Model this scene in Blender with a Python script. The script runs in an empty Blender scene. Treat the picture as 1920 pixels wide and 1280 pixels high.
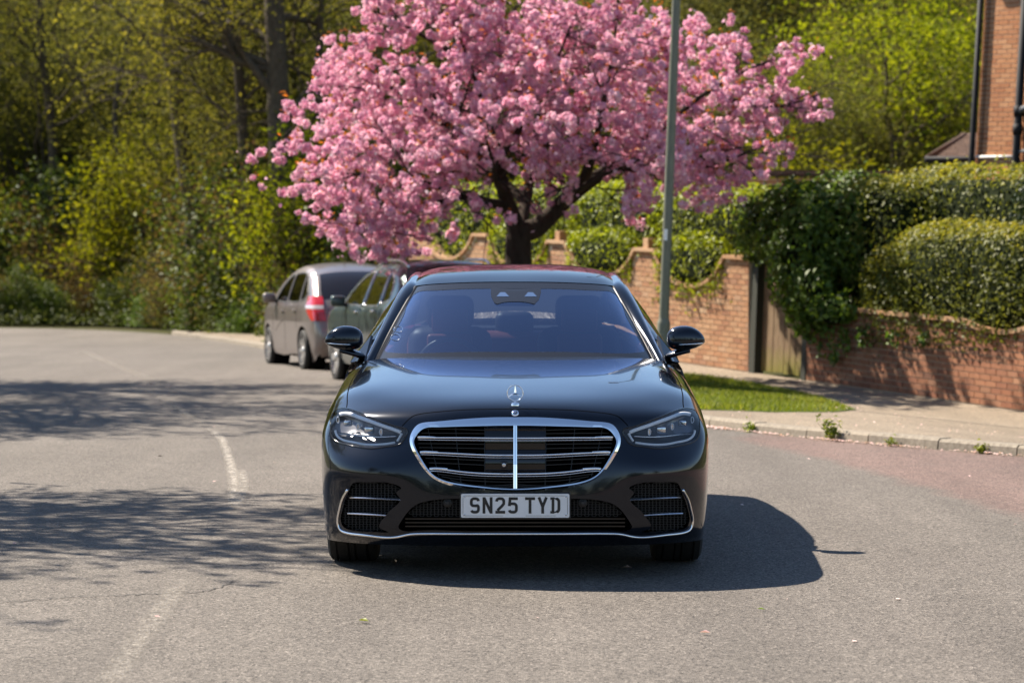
import bpy, bmesh, math, random
import numpy as np
from mathutils import Vector, Matrix, geometry
from mathutils.bvhtree import BVHTree

random.seed(7)
RNG = np.random.default_rng(11)
scene = bpy.context.scene
col = scene.collection
PI = math.pi

# ------------------------------------------------------------------ camera, sky, sun, exposure
CAM_H = 1.686
FPX = 5000.0                     # focal length in pixels of a 1920 px wide frame
PITCH = math.atan(203.0 / FPX)
cam_data = bpy.data.cameras.new('camera')
cam_data.sensor_width = 36.0
cam_data.lens = FPX / 1920 * 36.0
cam_data.clip_start = 0.1
cam_data.clip_end = 1500
cam_data.dof.use_dof = True
cam_data.dof.focus_distance = 13.3
cam_data.dof.aperture_fstop = 4.0
cam = bpy.data.objects.new('camera', cam_data)
col.objects.link(cam)
cam.location = (0, 0, CAM_H)
cam.rotation_euler = (PI / 2 - PITCH, 0, 0)
scene.camera = cam

SUN_DIR = Vector((-0.73, 0.52, 1.0)).normalized()      # towards the sun
world = bpy.data.worlds.new('World')
scene.world = world
world.use_nodes = True
wn = world.node_tree.nodes
wl = world.node_tree.links
bg = wn['Background']
sky = wn.new('ShaderNodeTexSky')
sky.sky_type = 'NISHITA'
sky.sun_disc = False
sky.sun_elevation = math.asin(SUN_DIR.z)
sky.sun_rotation = math.atan2(SUN_DIR.x, SUN_DIR.y)
sky.air_density = 1.0
sky.dust_density = 0.25
sky.ozone_density = 2.0
wl.new(sky.outputs[0], bg.inputs[0])
bg.inputs[1].default_value = 0.068
sun_data = bpy.data.lights.new('sun', 'SUN')
sun_data.energy = 5.0
sun_data.angle = math.radians(0.55)
sun_data.color = (1.0, 0.90, 0.77)
sun = bpy.data.objects.new('sun', sun_data)
col.objects.link(sun)
sun.rotation_euler = (-SUN_DIR).to_track_quat('-Z', 'Y').to_euler()
sun.location = SUN_DIR * 60
scene.view_settings.view_transform = 'Standard'
scene.view_settings.look = 'None'
scene.view_settings.gamma = 1.0
scene.view_settings.use_curve_mapping = False
scene.view_settings.exposure = 1.47
scene.cycles.max_bounces = 10
scene.cycles.transparent_max_bounces = 16
scene.cycles.use_denoising = True
scene.cycles.sample_clamp_indirect = 6.0

# ------------------------------------------------------------------ measuring helpers
SLOPE = 0.0145
def gz(y):
    """height of the road: level round the saloon, then falling gently away"""
    t = y - 15.0
    if t <= -2: return 0.0
    if t < 2: return -SLOPE * (t + 2) ** 2 / 8
    return -SLOPE * min(t, 70)
def ray(px, py):
    dx = (px - 960) / FPX
    dy = -(py - 640) / FPX
    return Vector((dx, math.cos(PITCH) + dy * math.sin(PITCH), -math.sin(PITCH) + dy * math.cos(PITCH)))
def at(px, py, y):
    d = ray(px, py)
    t = y / d.y
    return Vector((d.x * t, y, CAM_H + d.z * t))
def ground_at(px, py, h=0.0):
    d = ray(px, py)
    lo, hi = 3.0, 130.0
    for _ in range(60):
        m = (lo + hi) / 2
        if CAM_H + d.z * m / d.y > gz(m) + h: lo = m
        else: hi = m
    return Vector((d.x * lo / d.y, lo, gz(lo) + h))

# ------------------------------------------------------------------ mesh helpers
def link(o, parent=None):
    col.objects.link(o)
    if parent is not None: o.parent = parent
    return o
def tag(o, label=None, cat=None, group=None, kind=None):
    if label: o['label'] = label
    if cat: o['category'] = cat
    if group: o['group'] = group
    if kind: o['kind'] = kind
    return o
def empty(name, loc=(0, 0, 0), rz=0.0):
    o = bpy.data.objects.new(name, None)
    o.empty_display_size = 0.2
    col.objects.link(o)
    o.location = loc
    o.rotation_euler = (0, 0, rz)
    return o
def new_mesh(name, V, F, mat=None, smooth=True, tint=None):
    """V (n,3); F list of faces, or an (m,3|4) array, or a list of such arrays"""
    me = bpy.data.meshes.new(name)
    V = np.asarray(V, dtype=np.float32).reshape(-1, 3)
    if isinstance(F, np.ndarray): F = [F]
    if len(F) and isinstance(F[0], np.ndarray) and F[0].ndim == 2:
        loops = np.concatenate([f.ravel() for f in F]).astype(np.int32)
        sizes = np.concatenate([np.full(len(f), f.shape[1], dtype=np.int32) for f in F])
        starts = np.concatenate([[0], np.cumsum(sizes)[:-1]]).astype(np.int32)
        me.vertices.add(len(V)); me.vertices.foreach_set('co', V.ravel())
        me.loops.add(len(loops)); me.loops.foreach_set('vertex_index', loops)
        me.polygons.add(len(sizes)); me.polygons.foreach_set('loop_start', starts)
        me.update(calc_edges=True)
        me.validate()
    else:
        me.from_pydata([tuple(map(float, v)) for v in V], [], [tuple(int(i) for i in f) for f in F])
        me.update()
    if smooth and len(me.polygons):
        me.polygons.foreach_set('use_smooth', np.ones(len(me.polygons), dtype=bool))
    if tint is not None:
        a = me.attributes.new('tint', 'FLOAT', 'POINT')
        a.data.foreach_set('value', np.asarray(tint, dtype=np.float32))
    if mat: me.materials.append(mat)
    return me
def obj(name, me, parent=None, loc=None):
    o = bpy.data.objects.new(name, me)
    link(o, parent)
    if loc is not None: o.location = loc
    return o
def part(name, V, F, mat, parent=None, smooth=True, tint=None):
    return obj(name, new_mesh(name, V, F, mat, smooth, tint), parent)
class MB:
    """collects simple shapes into one mesh"""
    def __init__(self): self.V = []; self.F = []
    def add(self, V, F):
        n = len(self.V)
        self.V += [tuple(v) for v in V]
        self.F += [tuple(i + n for i in f) for f in F]
        return self
    def box(self, c, s, rot=None, bev=0.0):
        hx, hy, hz = s[0] / 2, s[1] / 2, s[2] / 2
        if bev <= 0:
            V = [Vector((x, y, z)) for z in (-hz, hz) for y in (-hy, hy) for x in (-hx, hx)]
            F = [(0, 2, 3, 1), (4, 5, 7, 6), (0, 1, 5, 4), (2, 6, 7, 3), (0, 4, 6, 2), (1, 3, 7, 5)]
        else:
            bm = bmesh.new()
            bmesh.ops.create_cube(bm, size=1.0)
            for v in bm.verts: v.co = Vector((v.co.x * s[0], v.co.y * s[1], v.co.z * s[2]))
            bmesh.ops.bevel(bm, geom=bm.edges[:], offset=min(bev, min(s) * 0.49), segments=3, profile=0.5, affect='EDGES')
            bm.verts.index_update()
            V = [v.co.copy() for v in bm.verts]; F = [tuple(v.index for v in f.verts) for f in bm.faces]
            bm.free()
        if rot is not None: V = [rot @ v for v in V]
        c = Vector(c)
        return self.add([v + c for v in V], F)
    def tube(self, pts, rad, n=10, cap=True):
        pts = [Vector(p) for p in pts]
        if not hasattr(rad, '__len__'): rad = [rad] * len(pts)
        V = []; F = []
        prev = None
        for i, p in enumerate(pts):
            a = pts[max(i - 1, 0)]; b = pts[min(i + 1, len(pts) - 1)]
            t = (b - a).normalized()
            if prev is None:
                ref = Vector((0, 0, 1)) if abs(t.z) < 0.9 else Vector((1, 0, 0))
                x = t.cross(ref).normalized()
            else:
                x = (prev - t * prev.dot(t)).normalized()
            prev = x
            y = t.cross(x)
            for k in range(n):
                a_ = 2 * PI * k / n
                V.append(p + (x * math.cos(a_) + y * math.sin(a_)) * rad[i])
        m = len(pts)
        for i in range(m - 1):
            for k in range(n):
                F.append((i * n + k, i * n + (k + 1) % n, (i + 1) * n + (k + 1) % n, (i + 1) * n + k))
        if cap:
            F.append(tuple(range(n - 1, -1, -1))); F.append(tuple((m - 1) * n + k for k in range(n)))
        return self.add(V, F)
    def lathe(self, prof, c=(0, 0, 0), axis='z', n=32, close=False):
        """prof: (radius, height) pairs"""
        c = Vector(c); V = []; F = []
        for r, h in prof:
            for k in range(n):
                a = 2 * PI * k / n
                if axis == 'z': v = Vector((r * math.cos(a), r * math.sin(a), h))
                elif axis == 'x': v = Vector((h, r * math.cos(a), r * math.sin(a)))
                else: v = Vector((r * math.cos(a), h, r * math.sin(a)))
                V.append(v + c)
        m = len(prof)
        for i in range(m if close else m - 1):
            j = (i + 1) % m
            for k in range(n):
                F.append((i * n + k, i * n + (k + 1) % n, j * n + (k + 1) % n, j * n + k))
        return self.add(V, F)
    def prism(self, poly, z0, z1):
        n = len(poly)
        V = [(x, y, z0) for x, y in poly] + [(x, y, z1) for x, y in poly]
        F = [tuple(range(n - 1, -1, -1)), tuple(range(n, 2 * n))]
        F += [(i, (i + 1) % n, n + (i + 1) % n, n + i) for i in range(n)]
        return self.add(V, F)
    def build(self, name, mat, parent=None, smooth=False, angle=None):
        o = part(name, self.V, self.F, mat, parent, smooth)
        if angle is not None:
            o.data.polygons.foreach_set('use_smooth', np.ones(len(o.data.polygons), dtype=bool))
            o.data.set_sharp_from_angle(angle=math.radians(angle))
        return o

def nspline_basis(t, ts):
    """matrix B so that B @ P is the natural cubic spline through (t, P) at ts"""
    t = np.asarray(t, float); ts = np.asarray(ts, float); n = len(t)
    h = np.diff(t); I = np.eye(n)
    A = np.zeros((n, n)); R = np.zeros((n, n))
    A[0, 0] = A[-1, -1] = 1
    for i in range(1, n - 1):
        A[i, i - 1] = h[i - 1]; A[i, i] = 2 * (h[i - 1] + h[i]); A[i, i + 1] = h[i]
        R[i] = 6 * ((I[i + 1] - I[i]) / h[i] - (I[i] - I[i - 1]) / h[i - 1])
    M = np.linalg.solve(A, R)
    k = np.clip(np.searchsorted(t, ts, side='right') - 1, 0, n - 2)
    hh = h[k]; a = (t[k + 1] - ts) / hh; b = (ts - t[k]) / hh
    return (a[:, None] * I[k] + b[:, None] * I[k + 1]
            + ((a ** 3 - a) * hh ** 2 / 6)[:, None] * M[k] + ((b ** 3 - b) * hh ** 2 / 6)[:, None] * M[k + 1])
def curve_pts(P, n, closed=False):
    P = np.asarray(P, float)
    if closed:
        m = len(P); k = min(4, m)
        Q = np.concatenate([P[-k:], P, P[:k + 1]])
        t = np.concatenate([[0], np.cumsum(np.linalg.norm(np.diff(Q, axis=0), axis=1))])
        ts = np.linspace(t[k], t[k + m], n, endpoint=False)
        return nspline_basis(t, ts) @ Q
    t = np.concatenate([[0], np.cumsum(np.linalg.norm(np.diff(P, axis=0), axis=1))])
    return nspline_basis(t, np.linspace(0, t[-1], n)) @ P
class Patch:
    """smooth surface through a net of points (rows, cols, 3); uv in metres"""
    def __init__(self, net, mirror=False):
        net = np.asarray(net, float)
        if mirror:
            L = net[:, :0:-1].copy(); L[..., 0] *= -1
            net = np.concatenate([L, net], axis=1)
        self.net = net
        self.tv = np.concatenate([[0], np.cumsum(np.linalg.norm(np.diff(net, axis=0), axis=2).mean(axis=1))])
        self.tu = np.concatenate([[0], np.cumsum(np.linalg.norm(np.diff(net, axis=1), axis=2).mean(axis=0))])
        if mirror: self.tu -= self.tu[-1] / 2
        self.u1, self.v1, self.u0 = self.tu[-1], self.tv[-1], self.tu[0]
    def ev(self, uv):
        uv = np.asarray(uv, float).reshape(-1, 2)
        Bu = nspline_basis(self.tu, np.clip(uv[:, 0], self.tu[0], self.tu[-1]))
        Bv = nspline_basis(self.tv, np.clip(uv[:, 1], self.tv[0], self.tv[-1]))
        return np.einsum('mr,mc,rck->mk', Bv, Bu, self.net)
    def nrm(self, uv, flip=False):
        uv = np.asarray(uv, float).reshape(-1, 2); e = 2e-3
        du = self.ev(uv + [e, 0]) - self.ev(uv - [e, 0])
        dv = self.ev(uv + [0, e]) - self.ev(uv - [0, e])
        n = np.cross(du, dv); n /= np.linalg.norm(n, axis=1)[:, None] + 1e-12
        return -n if flip else n
    def grid(self, nu, nv, u=None, v=None):
        u = u or (self.u0, self.u1); v = v or (0, self.v1)
        U, W = np.meshgrid(np.linspace(*u, nu), np.linspace(*v, nv))
        uv = np.stack([U.ravel(), W.ravel()], 1)
        i = np.arange(nu * nv).reshape(nv, nu)
        F = np.stack([i[:-1, :-1], i[:-1, 1:], i[1:, 1:], i[1:, :-1]], -1).reshape(-1, 4)
        return uv, F
def in_poly(pts, poly):
    pts = np.asarray(pts); poly = np.asarray(poly)
    x, y = pts[:, 0], pts[:, 1]
    inside = np.zeros(len(pts), bool)
    j = len(poly) - 1
    for i in range(len(poly)):
        xi, yi = poly[i]; xj, yj = poly[j]
        c = ((yi > y) != (yj > y)) & (x < (xj - xi) * (y - yi) / (yj - yi + 1e-15) + xi)
        inside ^= c
        j = i
    return inside
def cdt(points, chains, holes=(), keep=None):
    """triangulate 2-D points with constraint chains; drop triangles in holes, or outside keep"""
    P = [tuple(p) for p in points]; E = []
    for ch, closed in chains:
        n0 = len(P); P += [tuple(p) for p in ch]; m = len(ch)
        E += [(n0 + i, n0 + i + 1) for i in range(m - 1)]
        if closed: E.append((n0 + m - 1, n0))
    r = geometry.delaunay_2d_cdt([Vector(p) for p in P], E, [], 0, 1e-6, False)
    V = np.array([(v.x, v.y) for v in r[0]]); T = np.array([f for f in r[2] if len(f) == 3])
    c = V[T].mean(axis=1)
    ok = np.ones(len(T), bool)
    for h in holes: ok &= ~in_poly(c, h)
    if keep is not None: ok &= in_poly(c, keep)
    T = T[ok]
    used = np.unique(T); remap = -np.ones(len(V), int); remap[used] = np.arange(len(used))
    return V[used], remap[T]
def set_normals(me, N):
    me.normals_split_custom_set_from_vertices([tuple(n) for n in N])
def sweep(pts, nrm, prof, closed=False, scale=None):
    """prof: 2-D points (across, along normal) swept along pts with surface normals nrm"""
    pts = np.asarray(pts, float); nrm = np.asarray(nrm, float); m = len(pts); k = len(prof)
    if closed: tan = np.roll(pts, -1, 0) - np.roll(pts, 1, 0)
    else: tan = np.gradient(pts, axis=0)
    tan /= np.linalg.norm(tan, axis=1)[:, None] + 1e-12
    b = np.cross(nrm, tan); b /= np.linalg.norm(b, axis=1)[:, None] + 1e-12
    prof = np.asarray(prof, float)
    if scale is None: scale = np.ones(m)
    V = (pts[:, None, :] + scale[:, None, None] * (prof[None, :, 0, None] * b[:, None, :] + prof[None, :, 1, None] * nrm[:, None, :])).reshape(-1, 3)
    F = []
    for i in range(m if closed else m - 1):
        j = (i + 1) % m
        for q in range(k):
            F.append((i * k + q, i * k + (q + 1) % k, j * k + (q + 1) % k, j * k + q))
    if not closed:
        F.append(tuple(range(k - 1, -1, -1))); F.append(tuple((m - 1) * k + q for q in range(k)))
    return V, F
def ellipse_prof(a, b, n=8, dz=0.0):
    return [(a * math.cos(2 * PI * i / n), dz + b * math.sin(2 * PI * i / n)) for i in range(n)]

# ------------------------------------------------------------------ materials
def bsdf(name, base=(0.5, 0.5, 0.5), rough=0.5, metal=0.0, spec=0.5, coat=0.0, coat_rough=0.03, ior=1.5):
    m = bpy.data.materials.new(name); m.use_nodes = True
    b = m.node_tree.nodes['Principled BSDF']
    b.inputs['Base Color'].default_value = (*base, 1)
    b.inputs['Roughness'].default_value = rough
    b.inputs['Metallic'].default_value = metal
    b.inputs['Specular IOR Level'].default_value = spec
    b.inputs['IOR'].default_value = ior
    b.inputs['Coat Weight'].default_value = coat
    b.inputs['Coat Roughness'].default_value = coat_rough
    return m
class N:
    """tiny node-tree helper"""
    def __init__(self, m): self.m = m; self.t = m.node_tree; self.b = self.t.nodes.get('Principled BSDF')
    def node(self, ty, **kw):
        n = self.t.nodes.new(ty)
        for k, v in kw.items(): setattr(n, k, v)
        return n
    def set(self, sock, v):
        if hasattr(v, 'is_output') or isinstance(v, bpy.types.NodeSocket): self.t.links.new(v, sock)
        elif isinstance(v, (tuple, list)) and len(v) == 3 and sock.type == 'RGBA': sock.default_value = (*v, 1)
        else: sock.default_value = v
    def coord(self, kind='Object'): return self.node('ShaderNodeTexCoord').outputs[kind]
    def world_pos(self): return self.node('ShaderNodeNewGeometry').outputs['Position']
    def mapping(self, vec, scale=(1, 1, 1), loc=(0, 0, 0), rot=(0, 0, 0)):
        n = self.node('ShaderNodeMapping')
        self.set(n.inputs['Vector'], vec)
        n.inputs['Scale'].default_value = scale; n.inputs['Location'].default_value = loc; n.inputs['Rotation'].default_value = rot
        return n.outputs[0]
    def noise(self, vec, scale=5, detail=4, rough=0.55, dist=0.0):
        n = self.node('ShaderNodeTexNoise'); self.set(n.inputs['Vector'], vec)
        n.inputs['Scale'].default_value = scale; n.inputs['Detail'].default_value = detail
        n.inputs['Roughness'].default_value = rough; n.inputs['Distortion'].default_value = dist
        return n.outputs['Fac']
    def voronoi(self, vec, scale=5, feature='F1', out='Distance', rand=1.0):
        n = self.node('ShaderNodeTexVoronoi', feature=feature); self.set(n.inputs['Vector'], vec)
        n.inputs['Scale'].default_value = scale; n.inputs['Randomness'].default_value = rand
        return n.outputs[out]
    def ramp(self, fac, stops):
        n = self.node('ShaderNodeValToRGB'); self.set(n.inputs[0], fac)
        e = n.color_ramp.elements
        while len(e) < len(stops): e.new(0.5)
        for i, (p, c) in enumerate(stops):
            e[i].position = p
            e[i].color = (c, c, c, 1) if not hasattr(c, '__len__') else (*c, 1)
        return n.outputs[0]
    def math(self, op, a, b=0.0, clamp=False):
        n = self.node('ShaderNodeMath', operation=op, use_clamp=clamp)
        self.set(n.inputs[0], a); self.set(n.inputs[1], b)
        return n.outputs[0]
    def mix(self, fac, a, b, blend='MIX'):
        n = self.node('ShaderNodeMix', data_type='RGBA', blend_type=blend)
        self.set(n.inputs[0], fac); self.set(n.inputs[6], a); self.set(n.inputs[7], b)
        return n.outputs[2]
    def bump(self, h, strength=0.3, dist=0.01):
        n = self.node('ShaderNodeBump'); self.set(n.inputs['Height'], h)
        n.inputs['Strength'].default_value = strength; n.inputs['Distance'].default_value = dist
        return n.outputs[0]
    def attr(self, name):
        return self.node('ShaderNodeAttribute', attribute_name=name).outputs['Fac']
    def rand(self): return self.node('ShaderNodeObjectInfo').outputs['Random']
    def out(self, **kw):
        for k, v in kw.items(): self.set(self.b.inputs[k], v)
        return self.m
def thin_glass(name, tint=(0.8, 0.85, 0.9), ior=1.5, rough=0.0, boost=1.0, sheen=(1, 1, 1)):
    """thin sheet: what lies behind shows through tinted, the surface mirrors by Fresnel"""
    m = bpy.data.materials.new(name); m.use_nodes = True
    t = m.node_tree; t.nodes.remove(t.nodes['Principled BSDF']); n = N(m)
    tr = n.node('ShaderNodeBsdfTransparent'); tr.inputs[0].default_value = (*tint, 1)
    gl = n.node('ShaderNodeBsdfGlossy'); gl.inputs['Roughness'].default_value = rough; gl.inputs[0].default_value = (*sheen, 1)
    fr = n.node('ShaderNodeFresnel'); fr.inputs[0].default_value = ior
    k = n.math('MULTIPLY', fr.outputs[0], boost, clamp=True)
    mx = n.node('ShaderNodeMixShader')
    t.links.new(k, mx.inputs[0]); t.links.new(tr.outputs[0], mx.inputs[1]); t.links.new(gl.outputs[0], mx.inputs[2])
    t.links.new(mx.outputs[0], t.nodes['Material Output'].inputs[0])
    return m
def leaf_mat(name, c0, c1, c2=None, rough=0.45, trans=0.45, spec=0.4, through=(1.2, 1.12, 0.75)):
    """leaf colour varies leaf by leaf (attribute tint) and tree by tree"""
    m = bsdf(name, rough=rough, spec=spec); n = N(m)
    tn = n.attr('tint')
    stops = [(0.0, c0), (1.0, c1)] if c2 is None else [(0.0, c0), (0.6, c1), (1.0, c2)]
    c = n.ramp(tn, stops)
    hs = n.node('ShaderNodeHueSaturation')
    n.set(hs.inputs['Color'], c)
    n.set(hs.inputs['Hue'], n.math('ADD', n.math('MULTIPLY', n.rand(), 0.03), 0.485))
    n.set(hs.inputs['Value'], n.math('ADD', n.math('MULTIPLY', n.rand(), 0.35), 0.82))
    n.out(**{'Base Color': hs.outputs[0]})
    tl = n.node('ShaderNodeBsdfTranslucent')
    tc = n.mix(1.0, hs.outputs[0], through, 'MULTIPLY')
    n.set(tl.inputs[0], tc)
    mx = n.node('ShaderNodeMixShader'); mx.inputs[0].default_value = trans
    n.t.links.new(n.b.outputs[0], mx.inputs[1]); n.t.links.new(tl.outputs[0], mx.inputs[2])
    n.t.links.new(mx.outputs[0], n.t.nodes['Material Output'].inputs[0])
    return m
M = {}
# ------------------------------------------------------------------ ground, road, kerb, pavement
def asphalt(name, c0, c1, red=None):
    m = bsdf(name, rough=0.85, spec=0.25); n = N(m)
    p = n.world_pos()
    big = n.noise(p, 0.35, 4, 0.6)
    mid = n.noise(p, 3.0, 5, 0.6)
    st = n.voronoi(p, 105.0, out='Color')
    sep = n.node('ShaderNodeSeparateColor'); n.set(sep.inputs[0], st)
    grain = n.noise(p, 160.0, 3, 0.7)
    c = n.mix(n.ramp(big, [(0.3, 0.0), (0.7, 1.0)]), c0, c1)
    if red is not None:
        a = n.math('ADD', n.attr('tint'), n.math('MULTIPLY', n.math('SUBTRACT', n.noise(p, 2.2, 5, 0.65), 0.5), 0.9))
        c = n.mix(n.ramp(a, [(0.35, 0.0), (0.75, 1.0)]), c, red)
    trk = n.noise(n.mapping(p, (1.1, 0.10, 1.0), rot=(0, 0, 0.12)), 1.3, 4, 0.6)
    c = n.mix(0.8, c, n.ramp(trk, [(0.30, 0.78), (0.55, 1.0), (0.75, 1.16)]), 'MULTIPLY')
    c = n.mix(n.ramp(mid, [(0.35, 0.0), (0.75, 0.30)]), c, tuple(x * 0.72 for x in c0))
    k = n.ramp(sep.outputs[0], [(0.0, 0.22), (0.25, 0.75), (0.55, 1.0), (0.85, 1.2), (1.0, 2.0)])
    c = n.mix(0.95, c, k, 'MULTIPLY')
    k2 = n.ramp(grain, [(0.3, 0.5), (0.7, 1.4)])
    c = n.mix(0.7, c, k2, 'MULTIPLY')
    hgt = n.math('ADD', n.voronoi(p, 105.0), n.math('MULTIPLY', grain, 0.5))
    n.out(**{'Base Color': c, 'Normal': n.bump(hgt, 0.55, 0.006)})
    return m
M['asphalt'] = asphalt('asphalt', (0.114, 0.100, 0.086), (0.142, 0.125, 0.108), (0.152, 0.104, 0.089))
M['scar'] = asphalt('scar', (0.27, 0.25, 0.22), (0.31, 0.285, 0.25))
M['crack'] = bsdf('crack', (0.035, 0.032, 0.03), 0.9)
M['path'] = asphalt('path', (0.20, 0.160, 0.115), (0.27, 0.220, 0.162))
def soil_mat():
    m = bsdf('woodland_floor', rough=0.95, spec=0.1); n = N(m); p = n.world_pos()
    c = n.ramp(n.noise(p, 1.5, 8, 0.7), [(0.3, (0.030, 0.022, 0.012)), (0.5, (0.045, 0.045, 0.014)), (0.7, (0.060, 0.075, 0.016))])
    return n.out(**{'Base Color': c, 'Normal': n.bump(n.noise(p, 12, 6, 0.7), 0.6, 0.05)})
M['soil'] = soil_mat()
def stone_mat():
    m = bsdf('kerb_stone', rough=0.85, spec=0.2); n = N(m); p = n.world_pos()
    c = n.ramp(n.noise(p, 26, 6, 0.7), [(0.25, (0.10, 0.085, 0.065)), (0.55, (0.22, 0.19, 0.15)), (0.8, (0.31, 0.27, 0.215))])
    c = n.mix(n.math('MULTIPLY', n.rand(), 0.4), c, (0.26, 0.22, 0.165))
    return n.out(**{'Base Color': c, 'Normal': n.bump(n.noise(p, 90, 4, 0.7), 0.4, 0.006)})
M['kerb'] = stone_mat()

# edges of the carriageway, x for a given distance y
KERB = [(-60,60),(-5,44),(5,27),(9,19.5),(13.5,12),(17.5,7),(21.07,4.05),(22.9,2.92),(24.76,1.95),(27,1.30),(29.5,.86),(32,.46),(35,-.16),(38.5,-1.0),(42.5,-2.2),(46.5,-3.4),(50.5,-4.64),(56,-6.1),(62,-7.8),(66,-9.5),(69.5,-12),(71.5,-16),(73,-30)]
kY = np.array([a for a, b in KERB]); kX = np.array([b for a, b in KERB])
def kerb_x(y): return np.interp(y, kY, kX)
kfine_y = np.linspace(-60, 73, 700); kfine_x = kerb_x(kfine_y)
for _ in range(60): kfine_x[1:-1] = (kfine_x[:-2] + kfine_x[2:] + 2*kfine_x[1:-1]) / 4
def kerb_x(y): return np.interp(y, kfine_y, kfine_x)
def left_x(y): return np.interp(y, [-60, 30, 36, 44, 50, 56, 62, 70, 73], [-8.4, -8.4, -8.8, -10.5, -15, -24, -40, -60, -70])

ys = np.concatenate([np.linspace(-60, 8, 30), np.linspace(9, 73, 120)])
V = []; F = []; tint = []
RB = ([-60, 10, 15.8, 18.6, 20.8, 23.6, 26, 73], [9, 4.2, 3.05, 2.75, 2.45, 1.9, 3.5, 3.5])
nx = 60
for y in ys:
    a, b = left_x(y), kerb_x(y)
    for i in range(nx):
        w = i / (nx - 1)
        x = a + (b - a) * w
        V.append((x, y, gz(y)))
        tint.append(float(np.clip(.5 + (x - np.interp(y, *RB)) / .5, 0, 1)))
for j in range(len(ys) - 1):
    for i in range(nx - 1): F.append((j*nx+i, j*nx+i+1, (j+1)*nx+i+1, (j+1)*nx+i))
road = part('road', V, np.array(F), M['asphalt'], None, True, tint)
tag(road, kind='structure')
# the land below and round everything
gy_ = np.array([-400, -100, 0, 13, 15, 17, 40, 70, 80, 86, 100, 120, 150, 200, 400])
def land_z(y):
    base = gz(min(y, 85)) - .06
    if y > 84: base += (min(y, 150) - 84) ** 1.25 * .13
    return base
gx_ = [-400, -100, -40, -12, 0, 3, 6, 12, 30, 40, 100, 400]
gy_ = np.array([-400, -100, 0, 10, 13, 15, 17, 20, 24, 30, 36, 42, 46, 52, 60, 70, 80, 86, 100, 120, 150, 200, 400])
V = []; F = []; nx = len(gx_)
for y in gy_:
    for x in gx_: V.append((x, y, land_z(y) - (.36 if (10 <= y <= 52 and x > kerb_x(y) - 3) else 0)))
for j in range(len(gy_)-1):
    for i in range(nx-1): F.append((j*nx+i, j*nx+i+1, (j+1)*nx+i+1, (j+1)*nx+i))
tag(part('ground', V, np.array(F), M['soil']), kind='structure')

# kerb of single stones
def ribbon(pts, wid, lift, name, mat, parent):
    pts = [Vector(p) for p in pts]; V = []; F = []
    for i, p in enumerate(pts):
        t = (pts[min(i+1, len(pts)-1)] - pts[max(i-1, 0)]); t.z = 0; t.normalize()
        nn = Vector((-t.y, t.x, 0)); w = wid[i] if hasattr(wid, '__len__') else wid
        for s in (-.5, .5):
            q = p + nn * w * s; V.append((q.x, q.y, gz(q.y) + lift))
    for i in range(len(pts)-1): F.append((2*i, 2*i+1, 2*i+3, 2*i+2))
    return part(name, V, F, mat, parent, False)
kerb = empty('kerb', (0, 0, 0)); tag(kerb, kind='structure')
pts = [Vector((float(kerb_x(y)), y, gz(y))) for y in np.linspace(5, 62.5, 1300)]
cum = [0]
for a, b in zip(pts[:-1], pts[1:]): cum.append(cum[-1] + (b - a).length)
cum = np.array(cum); PP = np.array([tuple(p) for p in pts])
def along(s): return Vector([float(np.interp(s, cum, PP[:, i])) for i in range(3)])
s = 0.0; rk = random.Random(3)
KH = .088
while s + .92 < cum[-1]:
    a, b = along(s + .006), along(s + .906)
    d = (b - a); L = d.length; d2 = Vector((d.x, d.y, 0)).normalized(); nn = Vector((d2.y, -d2.x, 0))     # towards the verge
    if nn.x < 0 and abs(d2.y) > .2: nn = -nn
    hh = KH + rk.uniform(-.008, .008)
    V = []
    for p in (a, b):
        for (o, z) in ((0, -.08), (.012, hh-.022), (.035, hh), (.15, hh), (.15, -.08)):
            q = p + nn * (o + rk.uniform(0, .004)); V.append((q.x, q.y, p.z + z))
    part('kerb_stone', V, [(0,5,6,1),(1,6,7,2),(2,7,8,3),(3,8,9,4),(4,3,2,1,0),(5,6,7,8,9)], M['kerb'], kerb, False)
    s += .914

# the brick wall's foot line, used by pavement, walls and hedges
WALL0 = Vector((3.27, 37.2, -.24)); WU = Vector((.415, -.91, -.0235)); WN = Vector((-.9099, -.4149, 0))
def wall_pt(t, n=0.0, z=0.0): return WALL0 + WU * t + WN * n + Vector((0, 0, z))
def wall_x(y): return 3.27 + .456 * (37.2 - y)
def pave_z(x, y):
    k0 = float(kerb_x(y)) + .14; k1 = float(wall_x(y))
    w = min(max((x - k0) / max(k1 - k0, .1), 0), 1)
    t = max((37.2 - y) / .91, -5)
    zk = gz(y) + KH - .006
    zw = -.24 - .0235 * t - .012
    if y < 20: zw = zk + (zw - zk) * max(0, (y - 8) / 12)
    if y > 42: zw = zk + (zw - zk) * max(0, 1 - (y - 42) / 8)
    return zk + (zw - zk) * (w * w * (3 - 2 * w))
V = []; F = []; yy = np.linspace(6, 61.5, 120); nx = 22
for y in yy:
    a = float(kerb_x(y)) + .149; b = max(float(wall_x(y)) + .05, a + 1.2)
    for i in range(nx):
        x = a + (b - a) * i / (nx - 1); V.append((x, y, pave_z(x, y)))
for j in range(len(yy)-1):
    for i in range(nx-1): F.append((j*nx+i, j*nx+i+1, (j+1)*nx+i+1, (j+1)*nx+i))
tag(part('pavement', V, np.array(F), M['path']), kind='structure')
def pave_at(px, py):
    d = ray(px, py); lo, hi = 12.0, 70.0
    for _ in range(50):
        m = (lo + hi) / 2
        if CAM_H + d.z*m/d.y > pave_z(d.x*m/d.y, m): lo = m
        else: hi = m
    return Vector((d.x*lo/d.y, lo, pave_z(d.x*lo/d.y, lo)))

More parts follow.
